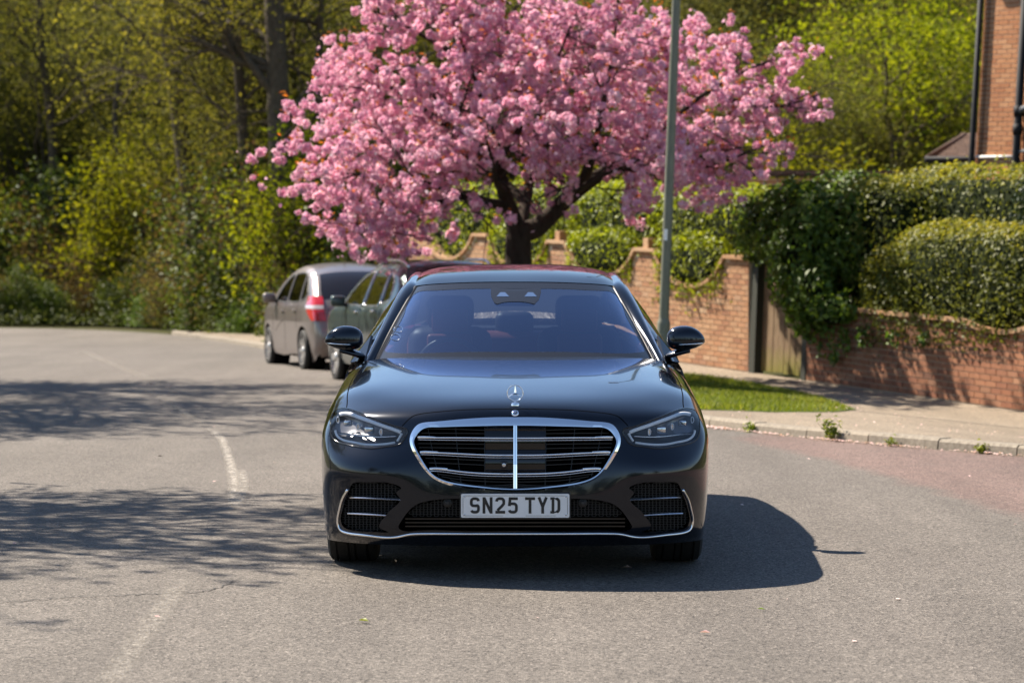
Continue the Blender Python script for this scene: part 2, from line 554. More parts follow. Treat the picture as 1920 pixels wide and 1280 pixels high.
# worn marks in the road
g = lambda *a: [ground_at(x, y) for x, y in a]
def cpath(marks, n): return [Vector(p) for p in curve_pts([tuple(p) for p in g(*marks)], n)]
M['scar_soft'] = None
def soft_scar():
    m = asphalt('scar_soft', (0.30, 0.270, 0.232), (0.36, 0.325, 0.28)); n = N(m)
    tr = n.node('ShaderNodeBsdfTransparent'); mx = n.node('ShaderNodeMixShader')
    p = n.world_pos()
    e = n.attr('tint')
    a = n.math('MULTIPLY', e, n.ramp(n.noise(p, 9, 6, 0.75), [(0.30, 0.0), (0.58, 1.0)]), True)
    n.t.links.new(a, mx.inputs[0]); n.t.links.new(tr.outputs[0], mx.inputs[1]); n.t.links.new(n.b.outputs[0], mx.inputs[2])
    n.t.links.new(mx.outputs[0], n.t.nodes['Material Output'].inputs[0])
    return m
M['scar_soft'] = soft_scar()
def soft_ribbon(pts, wid, lift, name, strength, nx=7):
    V = []; F = []; T = []; m = len(pts)
    for i, p in enumerate(pts):
        t = (pts[min(i+1, m-1)] - pts[max(i-1, 0)]); t.z = 0; t.normalize(); nn = Vector((-t.y, t.x, 0))
        for k in range(nx):
            w = k/(nx-1)*2-1; q = p + nn*wid/2*w
            V.append((q.x, q.y, gz(q.y)+lift))
            T.append(strength*(1-w*w)*min(1, 9*i/m, 9*(m-1-i)/m+.02))
    for i in range(m-1):
        for k in range(nx-1): F.append((i*nx+k, i*nx+k+1, (i+1)*nx+k+1, (i+1)*nx+k))
    return part(name, V, F, M['scar_soft'], road, True, T)
soft_ribbon(cpath([(385,800),(408,815),(425,845),(435,880),(440,915),(436,950),(432,962)], 50), .10, .004, 'worn_mark', 1.1)
soft_ribbon(cpath([(452,880),(456,905),(450,935),(440,955)], 30), .10, .0045, 'worn_mark', .8)
soft_ribbon(cpath([(250,720),(300,745),(350,775),(392,803)], 40), .13, .004, 'worn_mark', .55)
soft_ribbon(cpath([(345,1085),(330,1105),(300,1150),(260,1200),(215,1265),(190,1300)], 50), .14, .004, 'worn_mark', .55)
soft_ribbon(cpath([(150,655),(230,690),(290,715),(330,740)], 40), .25, .004, 'worn_mark', .4)
rc = random.Random(5)
def crack(marks, wid, n=70):
    pts = cpath(marks, n)
    for i, p in enumerate(pts): p.x += rc.uniform(-.012, .012); p.y += rc.uniform(-.025, .025)
    ribbon(pts, [wid*rc.uniform(.4, 1.2) for _ in pts], .0035, 'crack', M['crack'], road)
crack([(0,1130),(100,1122),(200,1117),(290,1114),(350,1112),(390,1107),(420,1098),(440,1088)], .010)
crack([(1345,778),(1480,783),(1600,789),(1760,800),(1920,812)], .0) if False else None
# ------------------------------------------------------------------ brick walls, gate, house
def brick_mat(name, stops, mortar_dirt=0.3):
    m = bsdf(name, rough=0.88, spec=0.2); n = N(m); p = n.world_pos()
    k = n.math('FRACT', n.math('ADD', n.attr('tint'), n.rand()))
    c = n.ramp(k, stops)
    c = n.mix(n.ramp(n.noise(p, 22, 5, 0.7), [(0.3, 0.0), (0.8, 0.6)]), c, tuple(x * 0.6 for x in stops[0][1]))
    return n.out(**{'Base Color': c, 'Normal': n.bump(n.noise(p, 120, 5, 0.7), 0.5, 0.004)})
def mortar_mat(name, col):
    m = bsdf(name, rough=0.95, spec=0.1); n = N(m); p = n.world_pos()
    f = n.noise(p, 60, 5, 0.7)
    return n.out(**{'Base Color': n.mix(f, tuple(x*0.8 for x in col), col), 'Normal': n.bump(f, 0.4, 0.004)})
M['brick_buff'] = brick_mat('brick_buff', [(0, (0.33,0.175,0.095)), (0.3, (0.42,0.26,0.15)), (0.6, (0.39,0.205,0.11)), (0.85, (0.27,0.135,0.08)), (1, (0.48,0.33,0.21))])
M['brick_red'] = brick_mat('brick_red', [(0, (0.27,0.115,0.062)), (0.3, (0.33,0.155,0.085)), (0.6, (0.235,0.10,0.058)), (0.85, (0.36,0.19,0.11)), (0.95, (0.10,0.05,0.035)), (1, (0.30,0.14,0.08))])
M['brick_house'] = brick_mat('brick_house', [(0, (0.38,0.165,0.075)), (0.4, (0.45,0.22,0.105)), (0.75, (0.34,0.14,0.065)), (1, (0.48,0.255,0.13))])
M['mortar'] = mortar_mat('mortar', (0.62, 0.51, 0.38))
M['mortar_grey'] = mortar_mat('mortar_grey', (0.52, 0.41, 0.30))
M['coping'] = brick_mat('coping', [(0, (0.37,0.215,0.115)), (0.5, (0.46,0.30,0.18)), (1, (0.38,0.20,0.10))])
M['dark_timber'] = bsdf('dark_timber', (0.020, 0.022, 0.012), 0.7)
M['pipe_black'] = bsdf('pipe_black', (0.012, 0.013, 0.015), 0.7, spec=0.25)
M['pipe_white'] = bsdf('pipe_white', (0.75, 0.73, 0.68), 0.35)
M['pipe_grey'] = bsdf('pipe_grey', (0.10, 0.10, 0.105), 0.4)
def plank_mat():
    m = bsdf('gate_plank', rough=0.85, spec=0.15); n = N(m)
    q = n.coord('Object')
    g_ = n.noise(n.mapping(q, (14, 14, 0.9)), 4, 6, 0.65, 0.6)
    c = n.ramp(g_, [(0.25, (0.09,0.06,0.034)), (0.55, (0.185,0.128,0.078)), (0.8, (0.28,0.21,0.14))])
    sep = n.node('ShaderNodeSeparateXYZ'); n.set(sep.inputs[0], q)
    low = n.ramp(n.math('ADD', sep.outputs[2], n.math('MULTIPLY', n.noise(q, 5, 4), 0.5)), [(0.25, 1.0), (0.62, 0.0)])
    c = n.mix(n.math('MULTIPLY', low, 0.8), c, (0.15, 0.145, 0.022))
    return n.out(**{'Base Color': c, 'Normal': n.bump(g_, 0.5, 0.01)})
M['plank'] = plank_mat()

def unit_brick(mat):
    return MB().box((0, 0, 0), (1, 1, 1)).build('brick', mat)
def frame_mat(u, nrm):
    """columns: along the wall, out of the wall, up"""
    u = Vector(u).normalized(); nrm = Vector(nrm).normalized(); up = Vector((0, 0, 1)); 
    return Matrix((u, nrm, up)).transposed()
BR = random.Random(21)
def lay_bricks(parent, org, u, nrm, t0, t1, z0, H, mat, own, course=.075, length=.225, depth=.10, mort=.012, skew=0.0):
    """bricks under the line H(t), as single parts where own(centre) says so, the rest joined"""
    u = Vector(u); nrm = Vector(nrm); uu = u.normalized()
    me = new_mesh('brick', *unit_box(), mat, False)
    R = Matrix((uu, nrm, uu.cross(nrm) * (1 if uu.cross(nrm).z > 0 else -1))).transposed().to_4x4()
    items = []
    nc = int((max(H(t) for t in np.linspace(t0, t1, 200)) - z0) / course) + 1
    for c in range(nc):
        z = z0 + c * course + course / 2
        t = t0 - (length / 2 if c % 2 else 0)
        while t < t1:
            a, b = max(t, t0), min(t + length, t1)
            L = b - a
            if L > .05:
                top = min(H(a + .01), H((a+b)/2), H(b - .01))
                zt = z + course/2 - mort/2; zb = z - course/2 + mort/2
                if top > zb + .025:
                    zt = min(zt, top)
                    cpt = Vector(org) + u * ((a+b)/2) + nrm * (-depth/2 + BR.uniform(-.0015, .0025)) + Vector((0, 0, (zt+zb)/2))
                    items.append((cpt, (L - mort, depth, zt - zb)))
            t += length
    singles = [it for it in items if own(it[0])]
    singles.sort(key=lambda it: it[0].y)
    for it in singles[300:]: pass
    chosen = set(id(it) for it in singles[:300])
    V = []; F = []; T = []
    box = np.array(unit_box()[0]); bf = unit_box()[1]
    for it in items:
        mx = Matrix.Translation(it[0]) @ R @ Matrix.Diagonal((*it[1], 1))
        if id(it) in chosen:
            o = obj('brick', me, parent); o.matrix_local = mx
        else:
            n0 = len(V)
            m3 = np.array(mx)
            V += list((box @ m3[:3, :3].T) + m3[:3, 3]); F += [tuple(n0+i for i in f) for f in bf]
            T += [BR.random()] * 8
    if F: tag(part('brickwork', V, F, mat, parent, False, T), kind='stuff')
def unit_box():
    V = [(x, y, z) for z in (-.5, .5) for y in (-.5, .5) for x in (-.5, .5)]
    return V, [(0,2,3,1),(4,5,7,6),(0,1,5,4),(2,6,7,3),(0,4,6,2),(1,3,7,5)]
def wall_core(parent, org, u, nrm, t0, t1, H, mat, front=-.010, thick=.20, drop=.15, step=.06, name='mortar_core'):
    ts = np.linspace(t0, t1, max(2, int((t1-t0)/step)+1)); V = []; F = []
    for t in ts:
        p = Vector(org) + Vector(u) * t; h = H(t) - .004
        for dn in (front, -thick):
            q = p + Vector(nrm) * dn
            V += [(q.x, q.y, q.z - drop), (q.x, q.y, q.z + h)]
    for i in range(len(ts)-1):
        a, b = 4*i, 4*i+4
        F += [(a, a+1, b+1, b), (a+2, b+2, b+3, a+3), (a+1, a+3, b+3, b+1)]
    F += [(0,2,3,1), (4*(len(ts)-1), 4*(len(ts)-1)+1, 4*(len(ts)-1)+3, 4*(len(ts)-1)+2)]
    return part(name, V, F, mat, parent, False)

# scalloped wall
PEAKS = [-.28, -3.05, -6.12, -9.12, -12.1]
def scallop(t, hp=1.56, dip=.46):
    hp = hp + max(0, -t - 1) * .012
    for a, b in zip(PEAKS[:-1], PEAKS[1:]):
        if b <= t <= a:
            m = (a+b)/2; half = (a-b)/2 - .34; s = abs(t-m)/half
            if s >= 1: return hp
            return hp - dip * (1 - s**2.3) ** .8
    return hp
wall_l = empty('scalloped_brick_wall', tuple(WALL0))
tag(wall_l, 'buff brick garden wall with scooped scalloped top behind the lamp post', 'wall')
O0 = Vector((0, 0, 0))
lay_bricks(wall_l, O0, WU, WN, -12.4, .06, 0, scallop, M['brick_buff'], lambda c: c.x + WALL0.x > 1.55)
wall_core(wall_l, O0, WU, WN, -12.4, .058, scallop, M['mortar'])
def lay_coping(parent, ta, tb, H, count):
    """a row of coping bricks following the top of the wall"""
    step = (tb - ta)/count
    for i in range(count):
        ts = np.linspace(ta + i*step + .005, ta + (i+1)*step - .005, 4)
        pts = np.array([tuple(WU*t + WN*-.075 + Vector((0,0,H(t)+.012 + BR.uniform(-.002,.002)))) for t in ts])
        tan = np.gradient(pts, axis=0); tan /= np.linalg.norm(tan, axis=1)[:, None]
        nr = np.cross(np.tile([[WN.x, WN.y, 0]], (4,1)), tan); nr *= np.sign(nr[:, 2:3])
        Vc, Fc = sweep(pts, nr, [(-.125,-.022),(.125,-.022),(.125,.03),(-.125,.03)])
        part('coping_brick', Vc, Fc, M['coping'], parent, False)
for a, b in zip(PEAKS[:-1], PEAKS[1:]):       # one run of coping a bay, one flat cap a pier
    lay_coping(wall_l, b + .32, a - .32, scallop, 22)
for k, a in enumerate(PEAKS):
    c = WU*a + WN*-.075 + Vector((0,0,scallop(a)+.02))
    rot = Matrix((WU.normalized(), WN, Vector((0,0,1)))).transposed()
    MB().box(c, (.66, .25, .05), rot).build('pier_cap', M['coping'], wall_l)
    if k in (1, 2): MB().box(c + Vector((0,0,.10)), (.16, .16, .15), rot).build('pier_block', M['coping'], wall_l)

# lower wall beyond the gate
def low_h(t):
    h = .98
    if 5.35 < t < 6.75: h -= .10 * math.sin((t-5.35)/1.4*PI)
    if t > 6.75: h += .03
    return h
T0 = 1.63
wall_r = empty('low_brick_wall', tuple(wall_pt(T0)))
tag(wall_r, 'low red brick garden wall under the clipped hedge and overhanging ivy', 'wall')
lay_bricks(wall_r, O0, WU, WN, 0, 9.5, 0, lambda t: low_h(t+T0), M['brick_red'], lambda c: c.y + wall_r.location.y > 30.7)
wall_core(wall_r, O0, WU, WN, 0.002, 9.5, lambda t: low_h(t+T0), M['mortar_grey'])
lay_coping(wall_r, 0, 9.5, lambda t: low_h(t+T0), 42)

# gate
gate = empty('garden_gate', tuple(wall_pt(.1)))
tag(gate, 'weathered wooden plank gate with mossy foot set between the brick walls', 'gate')
rotg = Matrix((Vector((WU.x, WU.y, 0)).normalized(), WN, Vector((0,0,1)))).transposed()
def lean(v): return Vector((v.x + .036*v.z, v.y, v.z))
def gbox(name, t, n, z, s, mat, bev=0.0):
    m = MB().box((0,0,0), s, rotg, bev)
    c = WU*t + WN*n + Vector((0,0,z))
    m.V = [tuple(lean(Vector(v) + c)) for v in m.V]
    return m.build(name, mat, gate)
gbox('gate_post', .045, -.07, .82, (.17, .15, 1.76), M['dark_timber'], .01)
gbox('gate_post', 1.44, -.07, .80, (.13, .15, 1.74), M['dark_timber'], .01)
rg = random.Random(4)
for i in range(8):
    wd = .154
    o = gbox('plank', .22 + i*.156, -.10 + rg.uniform(-.004, .004), .82 + rg.uniform(-.01, .01), (wd-.008, .022, 1.58), M['plank'], .004)
for z in (.35, 1.3): gbox('gate_rail', .76, -.13, z, (1.2, .035, .10), M['plank'])

# house at the right
HL = math.radians(2.9)
hd = Vector((.54, -.8417, 0)); hn = Vector((-.8417, -.54, 0))
hc = at(1827, 300, 42.0); hbase = Vector((hc.x - math.tan(HL)*hc.z, 42.0, gz(42)))
house = empty('brick_house', tuple(hbase)); house.rotation_euler = (0, HL, 0)
tag(house, 'tall orange brick house with black downpipes rising behind the clipped hedge', 'house')
hz0 = 0.0; HH = 6.6
lay_bricks(house, O0, hd, hn, 0, 3.6, hz0, lambda t: HH, M['brick_house'], lambda c: 2.55 < c.z < 6.05 and (c - Vector((0,0,c.z))).length < 1.75)
def brick_tex():
    m = bsdf('brick_far', rough=.9, spec=.15); n = N(m)
    sep = n.node('ShaderNodeSeparateXYZ'); n.set(sep.inputs[0], n.coord('Object'))
    b = n.node('ShaderNodeTexBrick')
    cmb = n.node('ShaderNodeCombineXYZ'); n.set(cmb.inputs[0], n.math('ADD', sep.outputs[0], sep.outputs[1])); n.set(cmb.inputs[1], sep.outputs[2])
    n.set(b.inputs['Vector'], cmb.outputs[0])
    b.inputs['Scale'].default_value = 1.0; b.inputs['Brick Width'].default_value = .225; b.inputs['Row Height'].default_value = .075; b.inputs['Mortar Size'].default_value = .008
    b.inputs['Color1'].default_value = (.44,.2,.085,1); b.inputs['Color2'].default_value = (.5,.26,.12,1); b.inputs['Mortar'].default_value = (.5,.4,.28,1)
    return n.out(**{'Base Color': b.outputs[0]})
M['brick_far'] = brick_tex()
back = Vector((.8417, .54, 0))
def hpt(a, b, z): return hd*a + back*b + Vector((0,0,z))
V = [hpt(.0, .008, -.3), hpt(7, .008, -.3), hpt(7, 7, -.3), hpt(0, 7, -.3), hpt(.0, .008, HH), hpt(7, .008, HH), hpt(7, 7, HH), hpt(0, 7, HH)]
part('house_walls', V, [(0,1,5,4),(1,2,6,5),(2,3,7,6),(3,0,4,7),(4,5,6,7)], M['mortar'], house, False)
V = [hpt(3.6, -.004, 0), hpt(7.004, -.004, 0), hpt(7.004, -.004, HH), hpt(3.6, -.004, HH)]
part('brick_facing', V, [(0,1,2,3)], M['brick_far'], house, False)
V = [hpt(-.004, .0, 0), hpt(-.004, 7.0, 0), hpt(-.004, 7.0, HH), hpt(-.004, .0, HH)]
part('brick_facing', V, [(3,2,1,0)], M['brick_far'], house, False)
M['roof_tile'] = brick_mat('roof_tile', [(0, (0.085,0.052,0.038)), (0.5, (0.125,0.08,0.058)), (1, (0.065,0.042,0.033))])
V = [hpt(-.4,-.4,HH), hpt(7.4,-.4,HH), hpt(7.4,7.4,HH), hpt(-.4,7.4,HH), hpt(3.5,3.0,HH+2.6), hpt(3.5,4.0,HH+2.6)]
part('house_roof', V, [(0,1,4),(1,2,5,4),(2,3,5),(3,0,4,5),(3,2,1,0)], M['roof_tile'], house, False)
def hpipe(name, pts, r, mat): return MB().tube(pts, r, 12).build(name, mat, house, True)
hpipe('downpipe', [hpt(-.02,-.07,-.2), hpt(-.02,-.07,HH)], .045, M['pipe_black'])
dp = hpipe('soil_pipe', [hpt(1.0,-.09,-.2), hpt(1.0,-.09,HH)], .062, M['pipe_black'])
hpipe('branch_pipe', [hpt(1.0,-.09,3.93), hpt(1.1,-.10,4.01), hpt(1.5,-.12,4.08), hpt(2.3,-.12,4.12)], .05, M['pipe_grey'])
hpipe('pipe_collar', [hpt(1.0,-.09,3.62), hpt(1.0,-.09,3.78)], .075, M['pipe_black'])
hpipe('pipe_collar', [hpt(1.0,-.09,3.90), hpt(1.0,-.09,4.06)], .078, M['pipe_black'])
hpipe('overflow_pipe', [hpt(.06,-.03,3.275), hpt(.5,-.03,3.28), hpt(.95,-.03,3.285)], .022, M['pipe_white'])
hpipe('waste_pipe', [hpt(1.05,-.08,3.36), hpt(2.2,-.08,3.42)], .03, M['pipe_grey'])
hpipe('waste_pipe', [hpt(1.5,-.05,2.4), hpt(1.5,-.05,HH)], .02, M['pipe_black'])
hpipe('cable', [hpt(.13,-.012,2.4), hpt(.13,-.012,HH)], .006, M['pipe_black'])
hpipe('cable', [hpt(.86,-.012,3.6), hpt(.88,-.012,HH)], .005, M['pipe_black'])

# tiled lean-to left of the house
lt0 = at(1738, 300, 45.5); 
lean_to = empty('tiled_lean_to', (lt0.x, 45.5, gz(45.5)))
tag(lean_to, 'small outbuilding with brown tiled roof and black gutter against the brick house', 'outbuilding')
ez = lt0.z - gz(45.5)
MB().box((.95, 1.2, ez/2 - .1), (1.6, 2.2, ez - .1)).build('outbuilding_wall', M['dark_timber'], lean_to)
part('roof_deck', [(0,-.15,ez), (2.2,-.15,ez), (2.2,1.2,ez+.50), (.85,1.2,ez+.44), (.42,2.4,ez)], [(0,1,2,3),(0,3,4)], M['dark_timber'], lean_to, False)
me_t = new_mesh('roof_tile', *unit_box(), M['roof_tile'], False)
sl = math.atan2(.47, 1.35)
for r in range(9):
    yy_ = -.12 + r*.15; zz_ = ez + .02 + (yy_+.15)*math.tan(sl)
    xa = .02 + .63*(yy_+.12)
    x = xa + (.085 if r % 2 else 0)
    while x < 2.2:
        o = obj('roof_tile', me_t, lean_to)
        o.matrix_local = Matrix.Translation((x+.085, yy_+.08, zz_+.02)) @ Matrix.Rotation(sl-.05, 4, 'X') @ Matrix.Diagonal((.163, .20, .016, 1))
        x += .17
MB().tube([(-.06,-.2,ez+.0),(2.2,-.2,ez+.0)], .055, 10).build('gutter', M['pipe_black'], lean_to, True)
MB().tube([(-.02,-.15,ez+.03),(.85,1.2,ez+.47)], .05, 8).build('hip_tile_run', M['roof_tile'], lean_to, True)
MB().tube([(.55,-.2,ez),(.55,-.2,.0)], .035, 10).build('downpipe', M['pipe_black'], lean_to, True)

# tile-capped wall far behind the hedges
fw = at(1330, 335, 49.0)
far_wall = empty('tile_capped_wall', (fw.x, 49.0, gz(49)))
tag(far_wall, 'distant brick wall with flat brown coping tiles showing above the ivy and hedges', 'wall')
fz = at(1500, 332, 49).z - gz(49)
MB().box((2.4, 0, fz/2 - .03), (5.0, .22, fz - .06 + .06)).build('wall_body', M['brick_far'], far_wall)
for i in range(17):
    MB().box((-.05 + i*.30, 0, fz + .045), (.292, .34, .075), bev=.008).build('coping_tile', M['roof_tile'], far_wall)
MB().box((2.4, 0, fz + .10), (4.9, .12, .045)).build('ridge_course', M['roof_tile'], far_wall)
# ------------------------------------------------------------------ the black saloon
def paint(name, base, rough=0.35, metal=0.0, coat=1.0, coat_rough=0.02, dust=0.0):
    m = bsdf(name, base, rough, metal, 0.0 if metal == 0 else 0.5, coat, coat_rough)
    m.node_tree.nodes['Principled BSDF'].inputs['Coat IOR'].default_value = 1.30
    n = N(m)
    if dust > 0:
        p = n.coord('Object')
        d = n.noise(p, 3.0, 6, 0.65)
        n.out(**{'Coat Roughness': n.math('MULTIPLY', n.ramp(d, [(0.35, 0.0), (0.75, 1.0)]), dust)})
    return m
M['black_paint'] = paint('black_paint', (0.0065, 0.0095, 0.017), 0.15, 0.6, dust=0.012)
M['gloss_black'] = bsdf('gloss_black', (0.004, 0.004, 0.005), 0.05)
M['satin_black'] = bsdf('satin_black', (0.010, 0.010, 0.011), 0.45)
M['matt_black'] = bsdf('matt_black', (0.006, 0.006, 0.006), 0.9, spec=0.0)
M['screen_print'] = bsdf('screen_print', (0.016, 0.016, 0.018), 0.12)
M['chrome'] = bsdf('chrome', (0.86, 0.86, 0.87), 0.06, 1.0)
M['satin_chrome'] = bsdf('satin_chrome', (0.75, 0.75, 0.77), 0.22, 1.0)
M['windscreen'] = thin_glass('windscreen', (0.55, 0.62, 0.70), 1.62, 0.0, 2.05, (0.68, 0.76, 1.0))
M['side_glass'] = thin_glass('side_glass', (0.30, 0.34, 0.36), 1.55, 0.0, 1.2)
M['lens'] = thin_glass('lens', (0.98, 0.98, 0.99), 1.36, 0.0, 1.0)
M['lamp_dark'] = bsdf('lamp_dark', (0.20, 0.205, 0.225), 0.25, 0.35)
M['lamp_white'] = bsdf('lamp_white', (0.90, 0.91, 0.93), 0.3)
M['lamp_silver'] = bsdf('lamp_silver', (0.62, 0.63, 0.66), 0.15, 1.0)
M['leather_dark'] = bsdf('leather_dark', (0.012, 0.013, 0.016), 0.5)
M['leather_red'] = bsdf('leather_red', (0.23, 0.055, 0.035), 0.45)
M['dash_top'] = bsdf('dash_top', (0.055, 0.058, 0.062), 0.45)
def tyre_mat():
    m = bsdf('tyre', (0.014, 0.0135, 0.013), 0.75, spec=0.3); n = N(m)
    f = n.noise(n.coord(), 40, 3)
    return n.out(**{'Base Color': n.mix(f, (0.009, 0.009, 0.009), (0.026, 0.024, 0.022)), 'Normal': n.bump(f, 0.2, 0.002)})
M['tyre'] = tyre_mat()
def plate_mat():
    m = bsdf('plate_white', (0.74, 0.74, 0.73), 0.25); n = N(m)
    f = n.noise(n.coord(), 30, 4)
    return n.out(**{'Base Color': n.mix(f, (0.70, 0.70, 0.70), (0.78, 0.77, 0.75))})
M['plate_white'] = plate_mat()
M['plate_black'] = bsdf('plate_black', (0.012, 0.011, 0.011), 0.4)

CAR_Y = 12.85
car = empty('black_saloon_car', (0.0155, CAR_Y, 0.0))
tag(car, 'glossy black saloon car facing forward with wide chrome grille and white number plate', 'car')
cam_local = Vector((0, 0, CAM_H)) - Vector(car.location)

X8 = [0, .25, .48, .67, .80, .885, .937, .957]
front_net = [
    [(0,.075,.165),(.25,.08,.165),(.48,.11,.165),(.655,.17,.163),(.78,.25,.16),(.865,.335,.158),(.915,.405,.156),(.937,.465,.155)],
    [(0,.028,.205),(.25,.033,.205),(.48,.063,.205),(.66,.128,.20),(.79,.215,.195),(.875,.305,.19),(.925,.385,.187),(.946,.46,.185)],
    [(0,.0,.30),(.25,.005,.30),(.48,.035,.30),(.67,.10,.30),(.80,.185,.30),(.885,.28,.30),(.937,.37,.30),(.957,.46,.30)],
    [(0,.0,.44),(.25,.006,.44),(.48,.035,.44),(.67,.095,.44),(.80,.175,.44),(.89,.27,.44),(.942,.36,.44),(.965,.46,.44)],
    [(0,.02,.60),(.25,.026,.595),(.48,.052,.58),(.67,.100,.565),(.80,.178,.565),(.89,.275,.575),(.945,.38,.59),(.970,.49,.60)],
    [(0,.045,.71),(.25,.054,.71),(.48,.098,.705),(.665,.180,.695),(.79,.268,.692),(.88,.358,.692),(.94,.44,.692),(.968,.535,.685)],
    [(0,.07,.795),(.25,.08,.793),(.48,.128,.782),(.66,.214,.776),(.78,.30,.773),(.87,.40,.766),(.93,.50,.752),(.962,.60,.725)],
    [(0,.13,.845),(.25,.143,.843),(.48,.205,.833),(.65,.29,.826),(.77,.38,.820),(.855,.47,.811),(.915,.57,.795),(.955,.68,.76)],
    [(0,.38,.903),(.25,.39,.901),(.48,.43,.894),(.65,.49,.886),(.77,.56,.877),(.855,.63,.862),(.91,.70,.838),(.950,.80,.79)],
    [(0,.80,.958),(.25,.80,.957),(.48,.82,.951),(.65,.86,.943),(.765,.91,.931),(.845,.97,.911),(.905,1.04,.878),(.948,1.12,.82)],
    [(0,1.2,.996),(.25,1.2,.995),(.47,1.21,.990),(.635,1.23,.983),(.75,1.27,.972),(.83,1.32,.950),(.897,1.38,.913),(.945,1.46,.85)],
    [(0,1.6,1.022),(.25,1.6,1.021),(.46,1.61,1.018),(.62,1.62,1.012),(.73,1.65,1.003),(.81,1.69,.985),(.885,1.74,.945),(.943,1.8,.87)],
]
FP = Patch(front_net, mirror=True)
duv, dF = FP.grid(161, 200)
dV = FP.ev(duv)
front_bvh = BVHTree.FromPolygons([tuple(v) for v in dV], [tuple(int(i) for i in f) for f in dF])
def on_front(h, py):
    """uv on the nose for a mark h px right of the car's centre line, py px down the photograph"""
    d = ray(966 + h, py)
    hit = front_bvh.ray_cast(cam_local, d.normalized())
    if hit[0] is None: raise ValueError('no nose at %s %s' % (h, py))
    f = dF[hit[2]]; c = dV[f]
    # inverse bilinear by least squares on the quad's own frame
    uvq = duv[f]; p = np.array(hit[0])
    e1 = c[1] - c[0]; e2 = c[3] - c[0]
    A = np.stack([e1, e2], 1)
    s, _, _, _ = np.linalg.lstsq(A, p - c[0], rcond=None)
    return uvq[0] + s[0] * (uvq[1] - uvq[0]) + s[1] * (uvq[3] - uvq[0])
def front_path(marks, n=None, closed=False):
    uv = np.array([on_front(h, y) for h, y in marks])
    if n: uv = curve_pts(uv, n, closed)
    return uv
def front_pn(uv, off=0.0):
    p = FP.ev(uv); q = FP.nrm(uv)
    return p + q * off, q
MIR = np.array([-1, 1, 1])
def both(V, F, sides=True):
    """a half and its mirror image in one mesh"""
    V = np.asarray(V); n = len(V)
    if not sides: return V, F
    mid_line = np.abs(V[:, 0]) < 1e-5            # points on the centre line are shared
    idx = np.where(mid_line, np.arange(n), n + np.cumsum(~mid_line) - 1)
    F2 = [tuple(int(idx[i]) for i in reversed(f)) for f in F]
    return np.concatenate([V, (V * MIR)[~mid_line]]), [tuple(f) for f in F] + F2
def sym_parts(name, V, F, mat, parent, smooth=True, angle=None):
    """the same part on the right and on the left, each its own object"""
    V = np.asarray(V); r = []
    for s in (1, -1):
        FF = F if s == 1 else [tuple(reversed(f)) for f in F]
        o = part(name, V * (1 if s == 1 else MIR), FF, mat, parent, smooth)
        if angle: o.data.set_sharp_from_angle(angle=math.radians(angle))
        r.append(o)
    return r

GRILLE_OUT = [(0,782.5),(40,782.6),(76,784.3),(116,787.5),(150,790.5),(170,792.2),(181,795.5),(189,803),(195,814),(197.3,825),(195,838),(186,856),(176,872),(165.5,885.5),(153,896.5),(138,904.3),(114,911.3),(76,916),(36,919),(0,920)]
GRILLE_IN = [(0,797),(40,797.3),(80,798.3),(120,799.2),(150,800),(166,801),(176,805.5),(184,814),(189.5,825),(187,838),(180,852),(170,869),(160,883),(149,892.5),(134,899.5),(106,906),(66,911),(30,914.5),(0,915.5)]
LAMP = [(340,773),(331,766.5),(316,765.3),(300,769.5),(283,776.5),(257,786.5),(235,794.5),(214,800.5),(202,805),(201,810),(206,820),(213,830),(222,834.5),(238,836.5),(257,839.5),(275,840.3),(300,836.5),(322,832),(335,827),(342.5,819),(345.5,806),(345.5,790),(343.5,780)]
INTAKE = [(305,906),(287,903.5),(255,903.5),(226,907.5),(214,915.5),(223,923),(216,934),(222,946),(235,957),(245,969),(253,980),(255,987),(247,993),(238,996.3),(265,997),(287,996),(313,992),(323,986),(327,976),(325,959),(319,938),(311,918)]
MOUTH = [(0,933),(50,933.2),(100,934),(140,935.5),(168,939.5),(188,947),(206,965),(216,980),(219,989),(212,994),(190,995),(100,995),(0,995)]
g_in = front_path(GRILLE_OUT, 90); g_in[0, 0] = g_in[-1, 0] = 0
# the painted skin stops under the chrome ring
ring_mid = front_path([((a[0]*0.55+b[0]*0.45), (a[1]*0.55+b[1]*0.45)) for a, b in zip(curve_pts(GRILLE_OUT, 24), curve_pts(GRILLE_IN, 24))], 90)
ring_mid[0, 0] = ring_mid[-1, 0] = 0
lamp_uv = front_path(LAMP, 110, True)
intake_uv = front_path(INTAKE, 110, True)
mouth_uv = front_path(MOUTH, 80); mouth_uv[0, 0] = mouth_uv[-1, 0] = 0
def half_closed(ch): return np.concatenate([ch, [[-0.3, ch[-1][1]], [-0.3, ch[0][1]]]])
# painted skin: right half triangulated round its openings, then mirrored
nu, nv = 75, 120
guv, _ = FP.grid(nu, nv, u=(0, FP.u1))
keep = np.ones(len(guv), bool)
for ch in (ring_mid, lamp_uv, intake_uv, mouth_uv):
    d = np.min(np.linalg.norm(guv[:, None, :] - ch[None, :, :], axis=2), axis=1)
    keep &= (d > 0.007) | (guv[:, 0] < 1e-9)
sv, sT = cdt(guv[keep], [(ring_mid, False), (lamp_uv, True), (intake_uv, True), (mouth_uv, False)],
             holes=[half_closed(ring_mid), lamp_uv, intake_uv, half_closed(mouth_uv)])
P3, N3 = front_pn(sv)
N3[np.abs(P3[:, 0]) < 1e-5, 0] = 0
V_, F_ = both(P3, [tuple(t) for t in sT])
N_ = np.concatenate([N3, (N3 * MIR)[np.abs(P3[:, 0]) >= 1e-5]])
body = part('front_body', V_, F_, M['black_paint'], car)
set_normals(body.data, N_)
